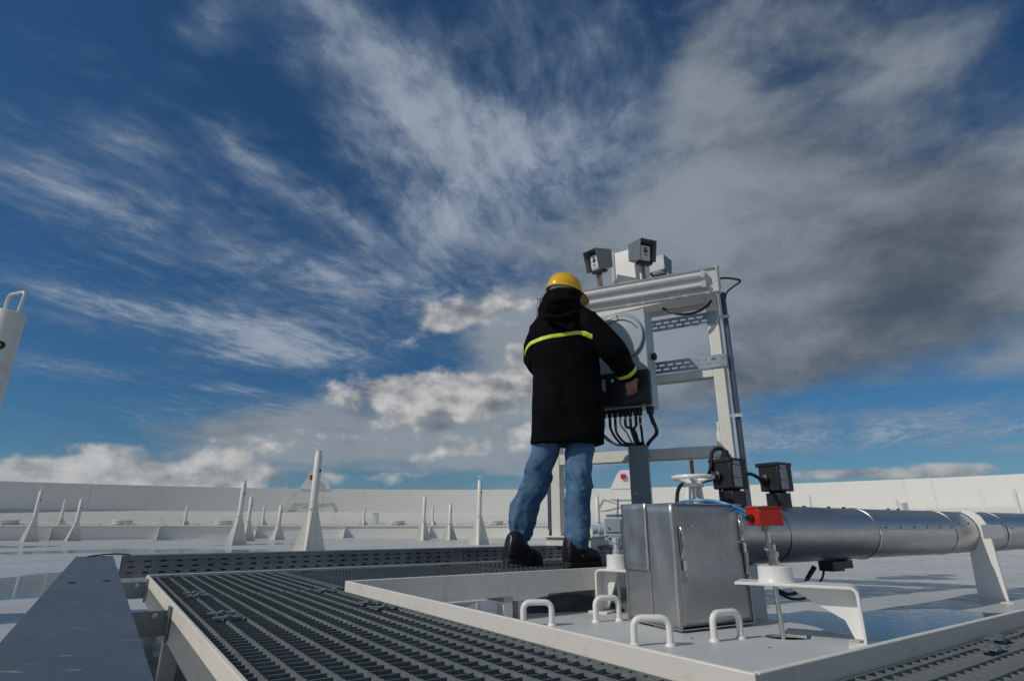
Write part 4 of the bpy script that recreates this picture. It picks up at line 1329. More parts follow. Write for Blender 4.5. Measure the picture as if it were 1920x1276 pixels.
# conduits on the outer sides of the posts
MB().box(K(RL + 0.080, 0.0, 1.21), (0.032, 0.050, 1.64), FR).build('cable_channel', M['conduit'], rack, bevel=0.003)
MB().box(K(RL + 0.058, 0.035, 1.21), (0.006, 0.012, 1.64), FR).build('channel_edge', M['galv_light'], rack)
for z in (1.84, 1.15):
    MB().box(K(RL + 0.075, 0.034, z), (0.075, 0.010, 0.022), FR).build('channel_clip', M['galv_light'], rack)
MB().box(K(-0.055, 0.015, 0.80), (0.030, 0.045, 0.74), FR).build('cable_channel', M['conduit'], rack, bevel=0.003)
MB().tube(spline([K(-0.055, 0.02, 0.43), K(-0.05, 0.03, 0.36), K(-0.01, 0.06, 0.32), K(0.06, 0.10, 0.315)], 5), 0.012, 8).build('conduit_tail', M['rubber'], rack)
lt = MB()
lt.box(K(RL - 0.052, 0.0, 1.00), (0.024, 0.06, 0.10), FR)
lt.box(K(RL - 0.050, 0.0, 1.08), (0.014, 0.04, 0.08), FR)
lt.build('side_switch', M['white_clean'], rack, bevel=0.003)
# white plinth under the left post with the junction box on it
pz = thing('plinth', K(0.22, -0.04, 0), 'low white steel plinth under the left rack post, behind the tray', 'plinth')
MB().box(K(0.10, -0.08, 0.19), (0.34, 0.30, 0.38), FR).build('plinth_body', M['white'], pz, bevel=0.006)
MB().box(K(0.10, -0.08, 0.386), (0.38, 0.34, 0.012), FR).build('plinth_top', M['white'], pz, bevel=0.003)

# grey cast junction box with handwheel beyond the tray
jc = at(1158, 998, 4.75)
jb = thing('junction_box', Vector((jc.x, jc.y, 0)), 'pale grey cast box with four panels behind the steel box', 'junction box')
FJ = Matrix.Rotation(R(-8), 3, 'Z')
MB().box((jc.x + 0.03, jc.y, 0.405), (0.28, 0.16, 0.24), FJ).build('box_body', M['cab'], jb, bevel=0.03, segs=3)
for i in (-1, 1):
    for k in (-1, 1):
        pc = Vector((jc.x + 0.03, jc.y, 0.405)) + FJ @ Vector((i * 0.068, -0.083, k * 0.058))
        pnl = MB().box(pc, (0.126, 0.010, 0.106), FJ).build('cover_panel', M['cab'], jb, bevel=0.010)
        MB().lathe(pc + FJ @ Vector((i * 0.03, -0.005, -k * 0.02)), [(0.008, 0), (0.008, 0.006), (0.004, 0.008)], 8, Matrix.Rotation(R(90), 3, 'X')).build('bolt', M['galv_dark'], pnl)
MB().lathe(Vector((jc.x - 0.115, jc.y, 0.43)), [(0.045, 0), (0.045, 0.035), (0.036, 0.04), (0.036, 0.085)], 14, Matrix.Rotation(R(-90), 3, 'Y')).build('side_flange', M['cab'], jb)
MB().box((jc.x + 0.03, jc.y, 0.142), (0.2, 0.14, 0.285), FJ).build('foot', M['plate'], jb)
hw = MB()
hc = Vector((at(1155, 968, 4.8).x, 4.8, at(1155, 968, 4.8).z))
hw.lathe(hc, [(0.075, 0), (0.085, 0.008), (0.075, 0.018), (0.02, 0.012)], 20)
hw.build('handwheel', M['galv_dark'], jb)
MB().cyl((hc.x, hc.y, 0.40), (hc.x + 0.025, hc.y, hc.z + 0.14), 0.007, n=8).build('stem', M['galv_dark'], jb)
bl = at(1135, 1018, 4.6)
MB().sphere((bl.x, bl.y, bl.z), 0.03, 12, 8).build('end_ball', M['white_clean'], jb)

# ================================================================== cabinet
C0 = Vector((0.889, 3.55, 0))                           # front right edge
ce, cn = -er, en                                        # ce runs to the left along the front
FC = FR
def Cc(t, n_, z):
    return C0 + ce * t + cn * n_ + Z * z
CW, CDp = 0.43, 0.20
cab = thing('control_cabinet', Cc(CW / 2, -CDp / 2, 1.19), 'pale grey control cabinet with round door above a black switch panel', 'cabinet')
MB().box(Cc(CW / 2, -CDp / 2, 1.635), (CW, CDp, 0.430), FC).build('upper_body', M['cab'], cab, bevel=0.008)
MB().box(Cc(CW / 2 + 0.002, -CDp / 2 - 0.015, 1.312), (CW + 0.002, CDp - 0.03, 0.236), FC).build('lower_body', M['cab'], cab, bevel=0.004)
cc = Cc(0.178, 0.0, 1.672)
Fd = frame_from(cn) @ Matrix.Rotation(R(90), 3, 'Y')    # lathe axis along +n
MB().lathe(cc + cn * 0.001, [(0.163, 0), (0.163, 0.012), (0.158, 0.020), (0.150, 0.022), (0.146, 0.018), (0.010, 0.026)], 40, Fd).build('round_door', M['cab'], cab)
MB().lathe(cc + cn * 0.0, [(0.167, 0), (0.167, 0.010), (0.163, 0.010)], 40, Fd).build('door_gasket', M['cab_line'], cab)
def arc_tube(c, r, a0, a1, rad, n=18):
    return [c + (er * math.cos(R(a0 + (a1 - a0) * k / n)) + Z * math.sin(R(a0 + (a1 - a0) * k / n))) * r for k in range(n + 1)]
MB().tube(arc_tube(cc + cn * 0.024 - Z * 0.025, 0.142, 28, 152, 0), 0.0030, 6).build('door_rib', M['cab_line'], cab)
MB().tube([cc + cn * 0.022 + Z * 0.158 - er * 0.01, cc + cn * 0.026 + Z * 0.117], 0.003, 6).build('door_rib', M['cab_line'], cab)
MB().lathe(Cc(-0.001, -0.10, 1.535), [(0.020, 0), (0.020, 0.008), (0.026, 0.010), (0.026, 0.028), (0.020, 0.032)], 8, frame_from(er) @ Matrix.Rotation(R(90), 3, 'Y')).build('side_knob', M['black'], cab, smooth=20)
MB().box(Cc(CW / 2 - 0.004, 0.004, 1.312), (CW + 0.004, 0.060, 0.226), FC).build('switch_panel', M['black'], cab, bevel=0.012, segs=3)
MB().box(Cc(CW - 0.07, 0.0352, 1.335), (0.15, 0.003, 0.10), FC).build('name_plate', M['sticker'], cab, bevel=0.004)
lp = Cc(0.235, 0.036, 1.366)
MB().box(lp + cn * 0.004, (0.036, 0.008, 0.036), FC).build('lamp_bezel', M['black'], cab, bevel=0.004)
MB().lathe(lp + cn * 0.008, [(0.0095, 0), (0.0095, 0.004), (0.006, 0.008), (0.001, 0.009)], 14, Fd).build('pilot_lamp', M['pilot'], cab)
MB().box(Cc(0.335, 0.002, 1.815), (0.085, 0.003, 0.030), FC).build('rating_plate', M['sticker'], cab)
for t_, z in ((0.012, 1.84), (CW - 0.012, 1.84), (0.012, 1.435), (CW - 0.012, 1.435)):
    MB().lathe(Cc(t_, 0.0, z), [(0.006, 0), (0.006, 0.003), (0.003, 0.004)], 8, Fd).build('screw', M['galv_light'], cab)
for t_, z in ((0.36, 1.30), (0.30, 1.285), (0.235, 1.27), (0.10, 1.27), (0.16, 1.285), (0.04, 1.22)):
    kb_ = MB().lathe(Cc(t_, 0.034, z), [(0.017, 0), (0.017, 0.012), (0.012, 0.014), (0.012, 0.030)], 14, Fd)
    kb_.build('selector_knob', M['black'], cab)
# cable glands and cables gathering in the steel duct below
du = Vector((0.855, 3.86, 0))
duct = thing('cable_duct', Vector((du.x, du.y, 0)), 'upright grey steel cable duct below the control cabinet', 'cable duct')
FD = Matrix.Rotation(R(-18), 3, 'Z')
for ex_, sz in ((Vector((0, -0.045, 0)), (0.128, 0.003, 0.72)), (Vector((-0.0625, 0, 0)), (0.003, 0.087, 0.72)), (Vector((0.0625, 0, 0)), (0.003, 0.087, 0.72)), (Vector((0, 0.045, 0)), (0.128, 0.003, 0.72))):
    MB().box(Vector((du.x, du.y, 0.61)) + FD @ ex_, sz, FD).build('duct_wall', M['duct'], duct)
MB().box(Vector((du.x, du.y, 0.125)) + FD @ Vector((0, 0, 0)), (0.2, 0.16, 0.25), FD).build('duct_foot', M['duct'], duct, bevel=0.004)
MB().lathe(Vector((du.x, du.y, 0.66)) + FD @ Vector((-0.035, -0.047, 0)), [(0.007, 0), (0.007, 0.006), (0.003, 0.008)], 8, Matrix.Rotation(R(90), 3, 'X')).build('bolt', M['chrome'], duct)
gx = [0.030, 0.100, 0.128, 0.165, 0.198, 0.232, 0.268, 0.305, 0.345, 0.385]
for i, t_ in enumerate(gx):
    p = Cc(t_, -0.075, 1.199)
    big = 1.4 if i == 0 else 1.0
    gl_ = MB().lathe(p - Z * 0.055, [(0.012 * big, 0), (0.017 * big, 0.006), (0.017 * big, 0.028), (0.020 * big, 0.030), (0.020 * big, 0.062)], 8)
    gl_.build('cable_gland', M['black'], cab, smooth=20)
    end = Vector((du.x, du.y, 0.95)) + FD @ Vector((0.045 - 0.0095 * i, -0.01 + 0.012 * (i % 3), 0))
    q = p - Z * 0.055
    if i == 0:
        pts = [q, q - Z * 0.05 + er * 0.015, q - Z * 0.12 + er * 0.03, Vector((end.x + 0.035, end.y, 1.00)), end]
    else:
        rg = random.Random(i * 7 + 3)
        sag = 0.03 + 0.30 * max(0.0, t_ - 0.20) + rg.uniform(-0.02, 0.03)
        bow = ce * (rg.uniform(-0.03, 0.03) + 0.05 * (t_ > 0.25))
        dep = cn * rg.uniform(-0.03, 0.05)
        pts = [q, q - Z * (0.05 + rg.uniform(0, 0.02)), q.lerp(end, 0.36) + bow + dep - Z * sag * 0.55, q.lerp(end, 0.68) + bow * 0.8 + dep - Z * sag * 0.45, end + Z * 0.035, end - Z * 0.02]
    mat = 'rubber' if i not in (5, 8) else 'plate'
    MB().tube(spline(pts, 7), (0.0125 if i == 0 else 0.0085 if mat == 'rubber' else 0.006), 8).build('cable', M[mat], cab)
    if i not in (5, 8):
        MB().cyl(q - Z * 0.004, q - Z * 0.062 + (er * 0.015 if i == 0 else Vector((0, 0, 0))), 0.0135 if i == 0 else 0.0098, n=8).build('cable_marker', M['galv_light'] if i in (1, 3, 4, 6, 9) else M['rubber'], cab)

# ================================================================== lamp on the rack top
LA, LB = Vector((0.218, 4.10, 0)), Vector((1.405, 3.548, 0))
el_ = (LB - LA).normalized()
ln = Vector((el_.y, -el_.x, 0))
if ln.y > 0:
    ln = -ln
LL = (LB - LA).length
def Lp(s_, n_, z):
    return LA + el_ * s_ + ln * n_ + Z * z
lum = thing('tube_lamp', Lp(LL / 2, 0, 2.062), 'long unlit fluorescent tube lamp with clear cover across the rack top', 'tube lamp')
FL = Matrix((el_, -ln, Z)).transposed()
ZL = 2.062
def extr(prof, s0_, s1_, closed=True):
    mb = MB()
    mb.ring_loft([[Lp(s_, n_, ZL + z) for n_, z in prof] for s_ in (s0_, s1_)], cap=closed, closed=closed)
    return mb
extr([(-0.07, -0.055), (-0.07, 0.055), (-0.045, 0.088), (0.0, 0.092), (0.0, -0.092), (-0.045, -0.088)], 0.0, LL).build('housing', M['white'], lum, smooth=20)
extr([(0.002, 0.075), (0.006, 0.03), (0.014, 0.0), (0.006, -0.03), (0.002, -0.075), (-0.002, -0.075), (-0.002, 0.075)], 0.06, LL - 0.06).build('reflector', M['white_clean'], lum, smooth=20)
for z in (0.038, -0.038):
    MB().cyl(Lp(0.10, 0.030, ZL + z), Lp(LL - 0.10, 0.030, ZL + z), 0.0185, n=14).build('tube', M['white_clean'], lum)
    for s_ in (0.085, LL - 0.085):
        MB().box(Lp(s_, 0.026, ZL + z), (0.03, 0.045, 0.052), FL).build('lamp_holder', M['plate'], lum, bevel=0.004)
cv_prof = [(0.0, -0.084), (0.035, -0.082), (0.055, -0.066), (0.064, -0.03), (0.067, 0.0), (0.064, 0.03), (0.055, 0.066), (0.035, 0.082), (0.0, 0.084)]
cvr = MB()
rings = []
for s_, k in ((0.0, 0.02), (0.004, 0.6), (0.02, 0.95), (0.04, 1.0), (LL - 0.04, 1.0), (LL - 0.02, 0.95), (LL - 0.004, 0.6), (LL, 0.02)):
    rings.append([Lp(s_, 0.003 + n_ * k, ZL + z * (0.93 + 0.07 * k)) for n_, z in cv_prof])
cvr.ring_loft(rings, cap=False, closed=False)
cvr.build('clear_cover', M['clear'], lum, smooth=70)
for z in (0.088, -0.088):
    MB().box(Lp(LL / 2, 0.003, ZL + z), (LL + 0.01, 0.020, 0.010), FL).build('gasket_edge', M['plate'], lum, bevel=0.003)
for s_, sg in ((-0.004, -1), (LL + 0.004, 1)):
    MB().box(Lp(s_, -0.030, ZL), (0.012, 0.085, 0.17), FL).build('end_cap', M['plate'], lum, bevel=0.012, segs=3)
rp = [Lp(LL + 0.018, 0.03 + 0.0 * k, ZL) + Z * zz + ln * nn for nn, zz in ((-0.01, -0.078), (0.035, -0.06), (0.045, 0.0), (0.035, 0.06), (-0.01, 0.078))]
MB().tube(spline(rp, 4), 0.005, 6).build('wire_guard', M['chrome'], lum)
rp = [Lp(-0.022, 0.0, ZL) + Z * zz + ln * nn for nn, zz in ((-0.01, -0.085), (0.015, -0.07), (0.02, 0.0), (0.015, 0.07), (-0.01, 0.085))]
MB().tube(spline(rp, 4), 0.006, 6).build('wire_guard', M['galv_dark'], lum)
for s_ in (0.12, 0.42, 0.70, 0.80, 1.00, 1.09, 1.24):
    MB().box(Lp(s_, 0.012, ZL - 0.094), (0.030, 0.030, 0.014), FL).build('cover_clip', M['white_clean'], lum, bevel=0.003)
for s_ in (0.55, 1.02):
    MB().box(Lp(s_, 0.004, ZL + 0.096), (0.02, 0.016, 0.010), FL).build('cover_clip', M['galv_dark'], lum)
# its feed cable loops: right end out and down to the channel, and a sagging one under the beam
ce0 = Lp(LL + 0.01, -0.02, ZL + 0.01)
MB().tube(spline([ce0, at(1360, 521, ce0.y), at(1378, 523, ce0.y + 0.03), at(1388, 527, ce0.y + 0.06), at(1375, 537, ce0.y + 0.10), at(1362, 549, ce0.y + 0.14), at(1358, 570, K(RL + 0.08, 0, 0).y)], 8), 0.0075, 8).build('feed_cable', M['rubber'], lum)
MB().tube(spline([at(1243, 578, 3.78), at(1258, 585, 3.72), at(1280, 589, 3.68), at(1305, 585, 3.66), at(1325, 574, 3.66), at(1333, 564, 3.68)], 6), 0.0095, 8).build('sagging_cable', M['rubber'], lum)

# ================================================================== hooded detectors over the lamp
mp_ = thing('detector_mount', K(0.60, -0.12, 2.1), 'white box section mast head between the two hooded detectors', 'mast head')
mc = at(1169, 502, 4.22)
FM = Matrix.Rotation(R(-34), 3, 'Z')
MB().box(Vector((mc.x + 0.075, mc.y + 0.04, mc.z - 0.05)), (0.25, 0.16, 0.40), FM).build('mast_box', M['white_clean'], mp_, bevel=0.004)
fr_ = MB()
fe, fz = FM @ Vector((0, 1, 0)), Z
fo = Vector((mc.x + 0.075, mc.y + 0.04, mc.z - 0.05)) + FM @ Vector((-0.127, 0, 0))
for a, b2 in (((-0.085, -0.20), (-0.085, 0.20)), ((0.085, -0.20), (0.085, 0.20)), ((-0.085, 0.192), (0.085, 0.192)), ((-0.085, -0.192), (0.085, -0.192))):
    fr_.bar(fo + fe * a[0] + Z * a[1], fo + fe * b2[0] + Z * b2[1], 0.022, 0.022)
fr_.build('face_frame', M['white_clean'], mp_)
MB().box(fo, (0.004, 0.15, 0.37), FM).build('face_panel', M['cab'], mp_)

def detector(px, py, Y, az, tilt, roll, label, size=1.0):
    c = at(px, py, Y)
    t = thing('flame_detector', c, label, 'detector', 'hooded detectors over the lamp')
    f = Vector((math.sin(R(az)), -math.cos(R(az)), 0))
    Fh = Matrix((Z.cross(f) * -1, f, Z)).transposed()
    Fh = Matrix((f.cross(Z), f, Z)).transposed()
    Fh = Fh @ Matrix.Rotation(R(-tilt), 3, 'X') @ Matrix.Rotation(R(roll), 3, 'Y')
    w, h, dp = 0.185 * size, 0.205 * size, 0.20 * size
    def H(x, y, z):
        return c + Fh @ Vector((x, y, z))
    hood = MB()
    hood.box(H(0, 0, h / 2), (w, dp, 0.004), Fh)
    for s_ in (-1, 1):
        hood.prism([(-dp / 2, h / 2), (dp / 2, h / 2), (dp / 2 - 0.02, -h / 2), (-dp / 2, -h / 2 + 0.03)], H(s_ * w / 2, 0, 0), Fh @ Vector((0, 1, 0)), Fh @ Vector((0, 0, 1)), 0.004)
    hood.box(H(0, -dp / 2, 0.012), (w, 0.004, h - 0.03), Fh)
    hood.build('hood', M['hood'], t)
    body = MB().box(H(0, -0.02, -0.012), (0.125 * size, 0.11, 0.150 * size), Fh).build('sensor_body', M['plate'], t, bevel=0.014, segs=3)
    MB().box(H(0, 0.0365, -0.002), (0.100 * size, 0.003, 0.118 * size), Fh).build('face_label', M['white_clean'], t, bevel=0.010)
    Fz = Fh @ Matrix.Rotation(R(-90), 3, 'X')
    mk = MB()
    mk.lathe(H(0, 0.0385, 0.004), [(0.024 * size, 0), (0.024 * size, 0.0008), (0.018 * size, 0.0008), (0.018 * size, 0)], 18, Fz)
    mk.lathe(H(0, 0.0385, 0.004), [(0.012 * size, 0), (0.012 * size, 0.0008), (0.001, 0.0008)], 12, Fz)
    for x0, z0, wd in ((0, 0.040, 0.06), (0, 0.033, 0.04), (-0.036, 0.004, 0.012), (0.036, 0.004, 0.012), (0, -0.034, 0.062), (0, -0.042, 0.05)):
        mk.box(H(x0 * size, 0.0388, z0 * size), (wd * size, 0.0008, 0.004), Fh)
    mk.build('face_print', M['cab_line'], t)
    MB().box(H(-0.01, 0.0, -0.105 * size), (0.15 * size, 0.06, 0.022), Fh).build('swivel_bracket', M['black'], t, bevel=0.004)
    cd = MB()
    for dx in (-0.014, 0.016):
        q = H(dx, -0.01, -0.105 * size)
        cd.tube(spline([q, q - Z * 0.06 + Vector((dx * 0.3, 0, 0)), Vector((q.x + 0.01, q.y + 0.01, 2.20))], 4), 0.0085 if dx < 0 else 0.006, 8)
    cd.build('feed_conduit', M['copper'], t)
    arm = H(0.05 * size, -0.03, -0.11 * size)
    MB().bar(arm, Vector((arm.x + 0.02, arm.y + 0.05, 2.18)), 0.03, 0.02).build('mount_arm', M['hood'], t)
    return t
detector(1121, 490, 4.08, -60, 10, -8, 'hooded grey detector facing left, left of the white mast head', 0.82)
detector(1205, 474, 4.05, 24, 6, 2, 'hooded grey detector facing the camera, right of the white mast head', 0.82)
detector(1238, 503, 4.42, 140, 0, 0, 'hooded grey detector turned away, low behind the camera facing one', 0.78)

# ================================================================== the worker
man = thing('person', (0.22, 3.48, ZG), 'person in black parka, jeans and yellow hard hat, working at the grey cabinet', 'person')
def fwd(p):
    return p.y * math.cos(PITCH) + (p.z - CAM_H) * math.sin(PITCH)
def ellipse_ring(y, xl, xr, Y, ratio, n=40, power=2.4, skew=0.0):
    c = at((xl + xr) / 2, y, Y)
    a = (xr - xl) / 2 / F_PX * fwd(c)
    b = a * ratio
    out = []
    for k in range(n):
        th = 2 * math.pi * k / n
        ct, st = math.cos(th), math.sin(th)
        out.append(c + Vector((a * abs(ct) ** (2 / power) * (1 if ct > 0 else -1), b * abs(st) ** (2 / power) * (1 if st > 0 else -1), skew * ct)))
    return out
def tex(name, size, depth=2):
    t = bpy.data.textures.new(name, 'CLOUDS')
    t.noise_scale = size
    t.noise_depth = depth
    return t
def cloth(o, voxel, smooth, disp):
    rm = o.modifiers.new('merge', 'REMESH')
    rm.mode, rm.voxel_size, rm.use_smooth_shade = 'VOXEL', voxel, True
    sm = o.modifiers.new('soften', 'SMOOTH')
    sm.factor, sm.iterations = 0.5, smooth
    for i, (size, amt) in enumerate(disp):
        dm = o.modifiers.new('fold%d' % i, 'DISPLACE')
        dm.texture = tex('fold_noise', size)
        dm.strength, dm.mid_level = amt, 0.5
        dm.texture_coords = 'LOCAL'

# --- body: one continuous figure under the clothes, with head and hands
hd = Vector((0.86, 0.51, 0)).normalized()
hs_ = Vector((hd.y, -hd.x, 0))                        # the head's right side
tilt = Matrix.Rotation(R(-17), 3, hs_ * -1)
FHd = Matrix((hd, hs_ * -1, Z)).transposed()
FHd = Matrix.Rotation(R(9), 3, hs_ * -1) @ FHd        # nods down towards the panel
hc_ = at(1058, 553, 3.46)
body = MB()
def HP(x, y, z):
    return hc_ + FHd @ Vector((x, y, z))
body.sphere(HP(0, 0, 0.01), 1.0, 24, 16, (0.100, 0.078, 0.115), FHd)
body.sphere(HP(0.045, 0, -0.075), 1.0, 16, 10, (0.055, 0.055, 0.055), FHd)      # jaw
body.sphere(HP(0.105, 0, -0.020), 1.0, 10, 8, (0.022, 0.014, 0.030), FHd)       # nose
body.sphere(HP(0.092, 0, 0.022), 1.0, 12, 8, (0.016, 0.055, 0.014), FHd)        # brow
body.sphere(HP(0.098, 0, -0.068), 1.0, 12, 8, (0.012, 0.028, 0.010), FHd)       # lips
body.sphere(HP(0.090, 0, -0.105), 1.0, 12, 8, (0.020, 0.024, 0.018), FHd)       # chin
for s_ in (-1, 1):
    body.sphere(HP(-0.008, s_ * 0.082, -0.015), 1.0, 12, 8, (0.020, 0.010, 0.034), FHd)   # ears
neck0 = at(1050, 600, 3.47)
body.tube([neck0 - Z * 0.03, HP(-0.02, 0, -0.06)], [0.066, 0.060], 16)
hip, chest = at(1062, 815, 3.5), at(1052, 650, 3.48)
body.ring_loft([ellipse_ring(830, 1015, 1110, 3.5, 0.62, 20), ellipse_ring(740, 1015, 1112, 3.5, 0.6, 20), ellipse_ring(660, 1012, 1108, 3.48, 0.6, 20), ellipse_ring(612, 1015, 1100, 3.47, 0.55, 20), ellipse_ring(598, 1030, 1075, 3.47, 0.6, 20)])
SH_R, EL_R, WR_R = at(1104, 608, 3.40), at(1151, 659, 3.37), at(1180, 706, 3.475)
SH_L, EL_L, WR_L = at(1011, 626, 3.50), at(1002, 674, 3.52), at(1022, 705, 3.72)
for a, b2, c in ((SH_R, EL_R, WR_R), (SH_L, EL_L, WR_L)):
    body.tube([a, (a + b2) / 2, b2, (b2 + c) / 2, c], [0.055, 0.050, 0.042, 0.038, 0.028], 12)
def hand(w, ax, palm_n, side, curl, grip):
    """palm block plus four unequal bent fingers and a thumb leaving the side near the wrist"""
    ax, palm_n = ax.normalized(), palm_n.normalized()
    sd = ax.cross(palm_n).normalized() * side
    body.ring_loft([[w + ax * t + sd * (hw * math.cos(q)) + palm_n * (ht * math.sin(q)) for q in [2 * math.pi * k / 12 for k in range(12)]]
                    for t, hw, ht in ((-0.01, 0.027, 0.022), (0.02, 0.034, 0.020), (0.055, 0.041, 0.017), (0.088, 0.041, 0.014))])
    for k, L in ((0, 0.072), (1, 0.080), (2, 0.075), (3, 0.058)):
        o = sd * (0.030 - 0.020 * k)
        p0 = w + ax * 0.080 + o
        a1, a2, a3 = curl * 0.5, curl * 1.2, curl * 1.8
        d1 = ax * math.cos(a1) + palm_n * math.sin(a1) + sd * (0.10 - 0.07 * k)
        d2 = ax * math.cos(a2) + palm_n * math.sin(a2)
        d3 = ax * math.cos(a3) + palm_n * math.sin(a3)
        p1 = p0 + d1 * L * 0.45
        p2 = p1 + d2 * L * 0.32
        p3 = p2 + d3 * L * 0.25
        body.tube([p0 - ax * 0.02, p0, p1, p2, p3], [0.009, 0.0095, 0.0088, 0.0080, 0.0065], 8)
    q0 = w + ax * 0.018 + sd * 0.026
    q1 = q0 + (ax * 0.6 + sd * 0.7 + palm_n * 0.35).normalized() * 0.040
    q2 = q1 + (ax * 0.75 + sd * 0.1 + palm_n * 0.7).normalized() * 0.032
    q3 = q2 + (ax * 0.7 - sd * 0.2 + palm_n * 0.8).normalized() * 0.024
    body.tube([q0 - sd * 0.01, q0, q1, q2, q3], [0.012, 0.013, 0.011, 0.010, 0.008], 8)
hand(WR_R, Vector((0.22, 0.42, -0.82)), Vector((-0.25, 0.85, 0.35)), 1, 0.75, True)
hand(WR_L, Vector((0.45, 0.55, -0.5)), Vector((0.5, -0.2, -0.8)), -1, 0.5, True)
AN_L, AN_R = at(972, 1012, 3.60), at(1084, 1022, 3.46)
KN_L, KN_R = at(998, 905, 3.56), at(1085, 910, 3.44)
for a, k_, c in ((at(1030, 815, 3.5), KN_L, AN_L), (at(1086, 815, 3.49), KN_R, AN_R)):
    body.tube([a, (a + k_) / 2, k_, (k_ * 0.6 + c * 0.4), c, c - Z * 0.06], [0.078, 0.068, 0.050, 0.052, 0.036, 0.036], 14)
FDIR_L, FDIR_R = Vector((0.80, 0.60, 0)).normalized(), Vector((0.80, 0.60, 0)).normalized()
HEEL_L, HEEL_R = at(957, 1062, 3.50), at(1070, 1064, 3.44)
HEEL_R.z = ZG + 0.012
HEEL_L.z = ZG + 0.026
for h_, fd in ((HEEL_L, FDIR_L), (HEEL_R, FDIR_R)):
    body.tube([h_ + Z * 0.05, h_ + fd * 0.10 + Z * 0.045, h_ + fd * 0.20 + Z * 0.03], [0.024, 0.026, 0.018], 10)
bo = body.build('body', M['skin'], man)
rm = bo.modifiers.new('merge', 'REMESH')
rm.mode, rm.voxel_size, rm.use_smooth_shade = 'VOXEL', 0.0048, True
sm = bo.modifiers.new('soften', 'SMOOTH')
sm.factor, sm.iterations = 0.5, 2
for s_ in (-1, 1):
    MB().sphere(HP(0.086, s_ * 0.032, 0.0), 0.012, 10, 8).build('eye', M['white_clean'], bo)

# --- hair below the helmet rim
hair = MB()
rings = []
for i in range(7):
    z = 0.06 - 0.125 * i / 6
    rr_ = math.sqrt(max(0.05, 1 - ((z - 0.01) / 0.122) ** 2))
    rings.append([HP(0.104 * rr_ * math.cos(a), 0.083 * rr_ * math.sin(a), z) for a in [R(75 + 210 * k / 22) for k in range(23)]])
hair.ring_loft(rings, cap=False, closed=False)
hair.build('hair', M['hair'], man, solid=0.012)

# --- hard hat
hat = MB()
oc = HP(0.0, 0, 0.034)
def hat_p(ph, th, grow=0.0):
    ct = math.cos(th)
    c, s_ = math.cos(ph), math.sin(ph)
    ridge = 0.004 * math.exp(-(s_ * ct / 0.16) ** 2) * (1 if th > 0.1 else 0)
    ax_ = 0.126 + grow + ridge
    return oc + FHd @ Vector((ax_ * ct * c, (0.107 + grow) * ct * s_, (0.122 + ridge) * math.sin(th)))
nph = 48
rings = []
for i in range(0, 13):
    th = math.pi / 2 * (i / 12.0) * 0.985
    rings.append([hat_p(2 * math.pi * k / nph, th) for k in range(nph)])
brim = []
for grow_f, dzb in ((1.0, -0.020), (0.97, -0.016), (0.0, -0.002)):
    ring = []
    for k in range(nph):
        ph = 2 * math.pi * k / nph
        pk = max(0.0, math.cos(ph)) ** 1.6
        ext = (0.004 + 0.060 * pk) * grow_f
        ring.append(oc + FHd @ Vector(((0.126 + ext) * math.cos(ph), (0.107 + ext * 0.55) * math.sin(ph), -0.010 + dzb * (0.4 + 1.1 * pk) * (1 if grow_f else 0.3))))
    brim.append(ring)
hat.ring_loft(brim + rings, cap=False)
hat.add([hat_p(0, math.pi / 2)] + rings[-1], [(0, 1 + k, 1 + (k + 1) % nph) for k in range(nph)])
ho_ = hat.build('hard_hat', M['helmet'], man, smooth=60)
md = ho_.modifiers.new('thick', 'SOLIDIFY')
md.thickness, md.offset = 0.003, -1

# --- parka: trunk, hood and sleeves grown into one garment
pk_ = MB()
trunk = [(834, 995, 1133, .62), (800, 996, 1132, .62), (765, 997, 1131, .62), (725, 998, 1128, .63), (690, 999, 1124, .64), (655, 998, 1121, .62),
         (630, 998, 1119, .58), (612, 1001, 1116, .53), (600, 1006, 1109, .48), (590, 1014, 1100, .45), (580, 1024, 1085, .5)]
pk_.ring_loft([ellipse_ring(y, a, b2, 3.49, q, 48, 2.5) for y, a, b2, q in trunk])
pk_.tube([SH_R - er * 0.09 + Z * 0.0, SH_R + Z * 0.006, (SH_R + EL_R) / 2 + Z * 0.006, EL_R, (EL_R + WR_R) / 2, WR_R + (WR_R - EL_R).normalized() * 0.006], [0.075, 0.094, 0.088, 0.084, 0.072, 0.060], 24)
pk_.tube([at(1044, 588, 3.46), at(1028, 601, 3.47), at(1012, 620, 3.49)], [0.075, 0.074, 0.070], 20)
pk_.tube([at(1056, 586, 3.46), at(1082, 593, 3.44), SH_R + Z * 0.005], [0.075, 0.082, 0.090], 20)
pk_.tube([SH_L + er * 0.06, SH_L, (SH_L + EL_L) / 2 - Vector((0.008, 0, 0)), EL_L, (EL_L + WR_L) / 2, WR_L], [0.070, 0.086, 0.080, 0.076, 0.066, 0.058], 24)
hood = [(600, 1012, 1086, .70), (592, 1008, 1087, .82), (580, 1008, 1088, .92), (568, 1012, 1088, .95), (557, 1017, 1087, .95), (549, 1024, 1083, .9), (546, 1034, 1072, .85)]
pk_.ring_loft([ellipse_ring(y, a, b2, 3.455 - 0.0 * y, q, 36, 2.2) for y, a, b2, q in hood])
# standing collar edge on the right of the face and folds of the lowered hood
pk_.tube(spline([at(1014, 590, 3.37), at(1030, 595, 3.33), at(1052, 595, 3.32), at(1076, 588, 3.34), at(1089, 585, 3.38)], 5), [0.020] * 21, 10)
pk_.tube(spline([at(1022, 556, 3.38), at(1040, 562, 3.33), at(1062, 562, 3.33), at(1080, 566, 3.37), at(1089, 578, 3.42)], 5), [0.017] * 21, 10)
po = pk_.build('parka', M['parka'], man)
cloth(po, 0.0095, 5, ((0.20, 0.022), (0.06, 0.007)))

